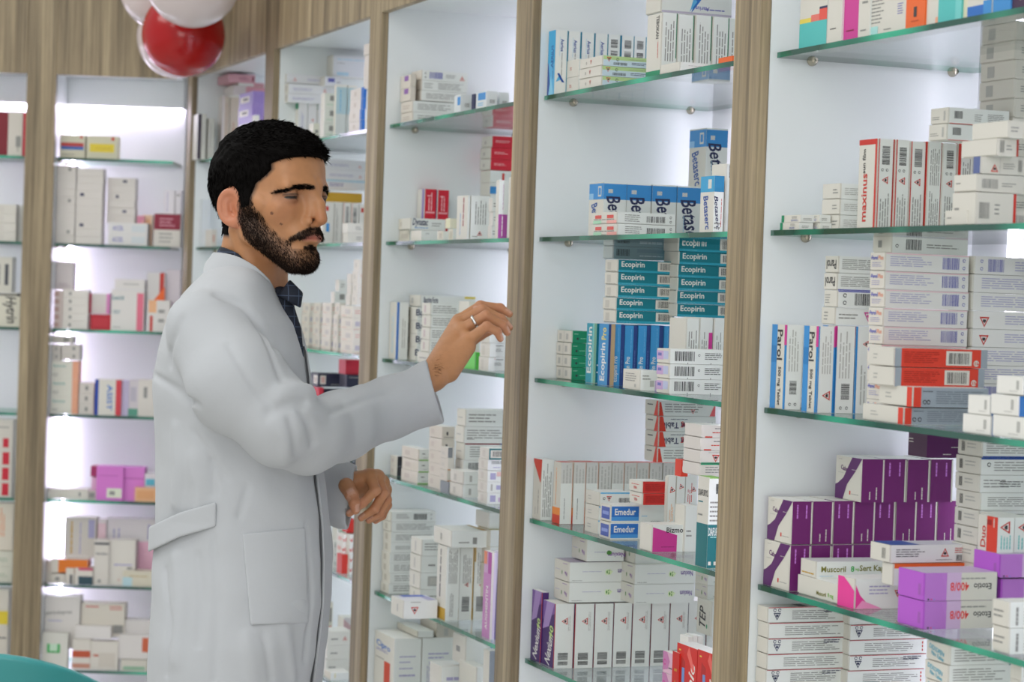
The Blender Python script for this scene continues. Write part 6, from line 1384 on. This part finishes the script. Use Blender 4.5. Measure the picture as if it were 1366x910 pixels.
def seg_px(X, pts, r, c=None):
    d = None
    for p, q in zip(pts[:-1], pts[1:]):
        e = cone(X, P3(*p), P3(*q), r*MPX, r*MPX); d = e if d is None else np.minimum(d, e)
    return d
def near_c(x, y, f, lo=-.40, hi=.30):
    """depth of the nearest point of surface f = 0 on the sight line of a photo pixel"""
    cs = np.arange(lo, hi, .004); P = np.array([P3(x, y, c) for c in cs])
    v = f([P[:, 0], P[:, 1], P[:, 2]]); k = int(np.argmax(v < 0))
    if not (v < 0).any(): return cs[int(np.argmin(v))]
    if k == 0: return cs[0]
    return cs[k-1]+.004*v[k-1]/(v[k-1]-v[k])
SL_R = [((276, 440, -.095), 54), ((318, 512, -.145), 65), ((370, 560, -.150), 58), ((411, 580, -.105), 49), ((452, 569, -.02), 44), ((520, 544, .095), 41), ((583, 520.5, .150), 39.5), ((640, 498, .160), 39.5)]
SL_L = [((316, 450, .15), 58), ((360, 540, .24), 52), ((392, 612, .27), 46), ((432, 646, .215), 42), ((466, 664, .18), 40.5), ((510, 668, .17), 40.5)]
def sleeve(X, S, k=.02):
    d = None
    for (a, ra), (b, rb) in zip(S[:-1], S[1:]):
        e = cone(X, P3(*a), P3(*b), px(ra, a[2]), px(rb, b[2])); d = e if d is None else smin(d, e, k)
    return d
def cut_end(X, d, q, ax, inner, r):
    """open the end of a sleeve: square it off and hollow it"""
    q = P3(*q); ax = np.array([*ax, 0.0]); ax /= np.linalg.norm(ax); i = P3(*inner)
    al = (X[0]-q[0])*ax[0]+(X[1]-q[1])*ax[1]
    rad = np.sqrt((X[0]-q[0])**2+(X[1]-q[1])**2+(X[2]-q[2])**2)
    d = np.where(rad < .15, smax(d, al, .002), d)
    hole = cone(X, i, q+(q-i)*.6, px(r-9, .2), px(r-6, .2))
    return smax(d, -hole, .003)
def coat_base(X):
    t = torso_sdf(X)
    r = sleeve(X, SL_R); l = sleeve(X, SL_L)
    return smin(smin(t, l, .03), r, .007)
X, og = grid((-.68, -.93, -.34), (-.08, .16, .40), .0038)
d = coat_base(X)
# cloth folds: ridges (+) and creases (-) laid on the near surface
def ridge(pts, r, amp, up=True, k=.012):
    k = .012 if up else .007
    global d
    t = np.linspace(0, 1, 9); xs = np.interp(t, np.linspace(0, 1, len(pts)), [p[0] for p in pts]); ys = np.interp(t, np.linspace(0, 1, len(pts)), [p[1] for p in pts])
    r = r*1.5
    q = [(x, y, near_c(x, y, coat_base)+r*MPX*(.80 if up else -.50)) for x, y in zip(xs, ys)]
    e = None                                        # fade towards both ends
    for i in range(8):
        f0, f1 = math.sin(math.pi*(i+.5)/9)**.5, math.sin(math.pi*(i+1.5)/9)**.5
        g = cone(X, P3(*q[i]), P3(*q[i+1]), r*MPX*(.78+.22*f0), r*MPX*(.78+.22*f1)); e = g if e is None else np.minimum(e, g)
    d = smin(d, e, k) if up else smax(d, -e, k)
F_ = [([(358, 558), (372, 545), (386, 537), (408, 535)], 6.5, False), ([(359, 548), (367, 570), (376, 610)], 5.2, False), ([(386, 554), (391, 580), (392, 604)], 4.4, False), ([(402, 546), (415, 566), (420, 592)], 4.6, False),
      ([(304, 460), (333, 507), (362, 543)], 2.8, False), ([(290, 392), (322, 404), (346, 430), (368, 466)], 3.6, False), ([(243, 424), (230, 455), (227, 488)], 2.6, False), ([(205, 500), (240, 524), (262, 540)], 3.2, False),
      ([(440, 552), (480, 536), (535, 518)], 1.8, False), ([(338, 425), (362, 470), (378, 512)], 2.4, False),
      ([(372, 528), (392, 520), (410, 522)], 8, True), ([(366, 562), (378, 586), (383, 612)], 5, True),
      ([(262, 610), (268, 650), (264, 690)], 5, True), ([(282, 612), (286, 660)], 3, False), ([(330, 650), (318, 690)], 3, False), ([(236, 570), (242, 620), (236, 672)], 4, True), ([(258, 575), (276, 600), (300, 640)], 2.6, False),
      ([(238, 745), (246, 800), (240, 880)], 6, True), ([(220, 760), (226, 830), (222, 900)], 3, False), ([(285, 715), (290, 800), (286, 905)], 2.4, False), ([(262, 742), (268, 800), (262, 860)], 3, False),
      ([(330, 850), (336, 905)], 5, True), ([(352, 845), (362, 905)], 3, False), ([(380, 842), (390, 905)], 4, True), ([(408, 700), (416, 780), (408, 880)], 2.6, False), ([(360, 795), (376, 783), (392, 768)], 3.4, False), ([(356, 778), (372, 800), (396, 806)], 5, True)]
for pts, r, up in F_: ridge(pts, r, 1, up)
d = d+.0016*noise3(X, 26, 3)+.0010*noise3(X, 55, 4)
d = cut_end(X, d, (581, 521, .150), (.963, .27), (520, 544, .095), 40); d = cut_end(X, d, (470, 666, .178), (.985, -.12), (432, 646, .215), 40.5)
# room for neck and chest opening
hole = cone(X, P3(326, 376, .012), P3(352, 330, .012), 42*MPX, 46*MPX)
hole = smin(hole, cone(X, P3(368, 388, .0), P3(400, 470, .0), 12*MPX, 4*MPX), .01)
d = smax(d, -hole, .006)
CV, CQ = nets(d.astype(np.float32), og); CV = smooth_mesh(CV, CQ, 2, .45)
LABCOAT = mesh_obj('lab_coat', cam_to_world(CV), CQ, COAT, MAN)
def shell_piece(name, lo, hi, h, fn, mat, it=2, parent=None):
    X, og = grid(lo, hi, h); V, Q = nets(fn(X).astype(np.float32), og); V = smooth_mesh(V, Q, it, .4)
    return mesh_obj(name, cam_to_world(V), Q, mat, parent or MAN)
def pxy(X):      # photo pixel coordinates of camera-frame points
    dd = X[2]+D0
    return X[0]/dd*FPX+IW/2, IH/2-X[1]/dd*FPX
# stand-up collar: a slanting band round the neck
def neck_frame(X):
    c0 = P3(329, 363, .012); ax = np.array([.50, .866, 0.0])
    q = [X[0]-c0[0], X[1]-c0[1], X[2]-c0[2]]
    al = q[0]*ax[0]+q[1]*ax[1]; fx = q[0]*ax[1]-q[1]*ax[0]
    rr = np.sqrt((fx/1.0)**2+(q[2]/1.0)**2)
    return al, fx, q[2], rr
def collar(X):
    al, fx, cz, rr = neck_frame(X); R = 50*MPX-.12*al; z2 = np.minimum((cz/R)**2, 1)
    gap = np.maximum(fx-.045, 0)*.30
    return smax(smax(np.abs(rr-R)-.0021, al-(.0015+.017*z2-gap), .002), (-.040+.006*z2)-al, .002)
shell_piece('collar', P3(262, 450, -.10), P3(405, 305, .12), .0017, collar, COAT, 1, LABCOAT)
# shirt: collar stand, front leaf of the collar, chest
def shirt(X):
    al, fx, cz, rr = neck_frame(X); z2 = np.minimum((cz/.06)**2, 1)
    x, y = pxy(X)
    band = smax(smax(np.abs(rr-46*MPX)-.0018, al-(.004+.014*z2+np.interp(fx, [-.06, -.02, .02], [.012, .006, -.010])), .002), -.03-al, .002)
    leaf = ell(X, P3(388, 396, -.016), (19*MPX, 24*MPX, .022))
    leaf = smax(leaf, ((y-(397+.55*(x-375)))*.88)*MPX, .003)
    leaf = smax(leaf, ((x-403)+(y-400)*.15)*MPX, .003)
    leaf = smax(leaf, -((x-372)*.8+(y-392)*.6)*MPX, .003)
    leaf = smax(leaf, -((y-374)*.7-(x-388)*.7)*MPX, .003)
    chest = np.minimum(cone(X, P3(374, 396, .0), P3(393, 440, .0), 14*MPX, 9*MPX), cone(X, P3(393, 440, .0), P3(404, 490, .0), 9*MPX, 3*MPX))
    return np.minimum(np.minimum(band, leaf), chest)
shell_piece('shirt', P3(270, 480, -.11), P3(430, 305, .13), .0018, shirt, navy_mat(), 1)
# half belt at the back of the waist
def belt(X):
    x, y = pxy(X); t = torso_sdf(X)
    ty = np.interp(x, [185, 200, 240, 289], [724, 719, 700, 686]); off = np.interp(x, [190, 206, 240, 289], [8.0, 6, 4.0, 3.0])*MPX
    e = np.abs(t-off)-.0022
    return smax(smax(e, (np.abs(y-ty)-17)*MPX, .003), (x-289)*MPX, .003)+0*X[2]
_b0, _b1 = P3(170, 765, .26), P3(300, 650, -.24)
shell_piece('half_belt', (_b0[0], P3(170, 765, .26)[1], -.24), (_b1[0]+.01, P3(300, 650, .26)[1], .26), .0024, belt, COAT, 2, LABCOAT)
def pocket(X):
    x, y = pxy(X); t = torso_sdf(X)
    e = np.abs(t-.0008)-.0024
    xl = np.interp(y, [705, 835], [322, 334]); xr = np.interp(y, [700, 830], [407, 412])
    top = 712-.10*(x-322); bot = 834-.03*(x-334)
    e = smax(e, (xl-x)*MPX, .002); e = smax(e, (x-xr)*MPX, .002); e = smax(e, (top-y)*MPX, .002); e = smax(e, (y-bot)*MPX, .002)
    return smax(e, X[2]-.02, .002)
shell_piece('pocket', (P3(300, 850, .02)[0], P3(312, 850, .02)[1], -.26), (P3(430, 690, -.26)[0]+.01, P3(424, 680, .02)[1], .03), .0022, pocket, COAT, 2, LABCOAT)
# zip along the front edge
def front_pt(y, ang, out):
    b = -(y-455)*MPX; a0, ra, rc, c0 = [float(v) for v in torso_params(b)]
    n = 2/2.3; ca, sa = math.cos(ang)**n, math.sin(ang)**n
    return np.array([a0+(ra+out)*ca, b, c0-(rc+out)*sa])
def tube(pts, r, name, mat):
    m = MB(); vs, fs = [], []; W = cam_to_world(np.array(pts))
    for i, p in enumerate(W):
        t = W[min(i+1, len(W)-1)]-W[max(i-1, 0)]; t /= np.linalg.norm(t); u = np.cross(t, FWD); u /= np.linalg.norm(u); v = np.cross(t, u)
        for k in range(6): vs.append(p+r*(u*math.cos(k*math.pi/3)+v*math.sin(k*math.pi/3)))
    for i in range(len(W)-1):
        for k in range(6): a, b = 6*i+k, 6*i+(k+1) % 6; fs.append((a, b, b+6, a+6))
    m.add(vs, fs, mat, True); o = m.build(name); o.parent = LABCOAT; return o
tube([front_pt(y, float(np.interp(y, [470, 640], [.16, .42])), .0015) for y in range(462, 1190, 8)], .0017, 'zip', simple('grey_zip_teeth', '#3b3d40', .5))
tube([front_pt(y, float(np.interp(y, [470, 640], [.12, .36])), .0015) for y in range(462, 1190, 8)], .0026, 'placket', COAT)
# ring
def ring_obj():
    a, b = P3(*HAND_R['ring'][0][:3]), P3(*HAND_R['ring'][1][:3]); W = cam_to_world(np.array([a*.44+b*.56, b, a])); c = W[0]; t = (W[1]-W[2]); t /= np.linalg.norm(t)
    u = np.cross(t, FWD); u /= np.linalg.norm(u); v = np.cross(t, u); m = MB(); vs, fs = [], []
    R_ = px(8.9, .26)
    for i in range(28):
        q = 2*math.pi*i/28; d_ = u*math.cos(q)+v*math.sin(q)
        for k in range(8):
            z = 2*math.pi*k/8; vs.append(c+d_*(R_+.0010*math.cos(z))+t*.0026*math.sin(z))
    for i in range(28):
        for k in range(8): fs.append((i*8+k, ((i+1) % 28)*8+k, ((i+1) % 28)*8+(k+1) % 8, i*8+(k+1) % 8))
    m.add(vs, fs, simple('silver_ring', '#d7d6d2', .22, metal=1.0), True); o = m.build('ring'); o.parent = MAN
ring_obj()
# trousers and shoes (below the frame)
TRO = cloth_mat('dark_trousers', '#2b2d33', .8)
def legs(X):
    d = None
    for c_, fx in ((-.075, 312), (.11, 322)):
        e = smin(cone(X, P3(fx, 950, c_), P3(fx, 1200, c_), .082, .076), cone(X, P3(fx, 1200, c_), P3(fx-6, 1575, c_), .078, .064), .02)
        d = e if d is None else smin(d, e, .02)
    return d
shell_piece('trousers', (-.60, -1.46, -.22), (-.34, -.42, .26), .008, legs, TRO, 2)
for c_, fx in ((-.09, 312), (.11, 324)):
    ank = cam_to_world(np.array([P3(fx, 1570, c_)]))[0]; z0 = FLOOR_Z
    toe = _R
    base = np.array([ank[0], ank[1], 0])
    m = MB(); vs, fs = [], []
    prof = [(-.085, .030, .075), (-.06, .038, .10), (0, .040, .10), (.06, .044, .075), (.12, .047, .055), (.165, .040, .045), (.19, .018, .035)]
    sd = np.array([-_R[1], _R[0], 0])
    for (t_, w_, h_) in prof:
        for k in range(12):
            q = math.pi*k/11; vs.append(base+toe*t_+sd*w_*math.cos(q)+np.array([0, 0, z0+.002+h_*math.sin(q)]))
    for i in range(len(prof)-1):
        for k in range(11): a = 12*i+k; fs.append((a, a+1, a+13, a+12))
        fs.append((12*i+11, 12*i, 12*i+12, 12*i+23))
    fs.append(tuple(range(11, -1, -1))); fs.append(tuple(range(12*(len(prof)-1), 12*len(prof))))
    m.add(vs, fs, simple('black_leather', '#1a1a1b', .35), True); o = m.build('shoe'); o.parent = MAN
# ================================================================ put the cartons out
# the 300 cartons that show largest become objects; what is smaller or hidden behind others goes together
from mathutils.bvhtree import BVHTree
def show_counts():
    vs, fs, own = [], [], []
    def quad(c, a, b, k):
        n = len(vs); vs.extend([tuple(c), tuple(c+a), tuple(c+a+b), tuple(c+b)]); fs.append((n, n+1, n+2, n+3)); own.append(k)
    Z = np.array([0, 0, 1.0])
    for k, c in enumerate(QUEUE):
        f = c['f']; p = f.P(c['umax']-c['U'], c['v0'], c['z0']); A, B, H = f.u*c['U'], f.v*c['V'], Z*c['H']
        quad(p, A, H, k); quad(p+A, B, H, k); quad(p+H, A, B, k)
    for b in BAYS:
        f, uL = BAYS[b][0], BAYS[b][1]
        quad(f.P(uL-.083, -.026, FLOOR_Z), f.u*.083, Z*3, -1); quad(f.P(uL, -.026, FLOOR_Z), f.v*.37, Z*3, -1)
    t = BVHTree.FromPolygons(vs, fs); cnt = [0]*len(QUEUE)
    man = [(285, 160), (440, 160), (440, 300), (400, 390), (430, 540), (570, 485), (595, 555), (440, 625), (520, 640), (515, 700), (440, 705), (430, 910), (195, 910), (205, 480), (290, 340)]
    def inside(x, y):
        r = False; j = len(man)-1
        for i in range(len(man)):
            (xi, yi), (xj, yj) = man[i], man[j]
            if (yi > y) != (yj > y) and x < (xj-xi)*(y-yi)/(yj-yi)+xi: r = not r
            j = i
        return r
    o = Vector(CAM)
    for y in range(1, 910, 3):
        for x in range(1, 1366, 3):
            if inside(x, y): continue
            hit = t.ray_cast(o, Vector(ray(x, y)).normalized())
            if hit[2] is not None and own[hit[2]] >= 0: cnt[own[hit[2]]] += 1
    return cnt
_cnt = show_counts()
order_ = sorted(range(len(QUEUE)), key=lambda k: -_cnt[k])
REST = MB()
for n_, k in enumerate(order_):
    if n_ < 300: build_carton(QUEUE[k])
    else: build_carton(QUEUE[k], REST)
if REST.v:
    o = REST.build('medicine_boxes')
    tag(o, 'remaining small medicine cartons far back or mostly hidden on the shelves', 'medicine boxes', None, 'stuff')
print('CARTONS', len(QUEUE), 'in view', sum(1 for c in _cnt if c), 'smallest kept', _cnt[order_[min(299, len(QUEUE)-1)]]*9)
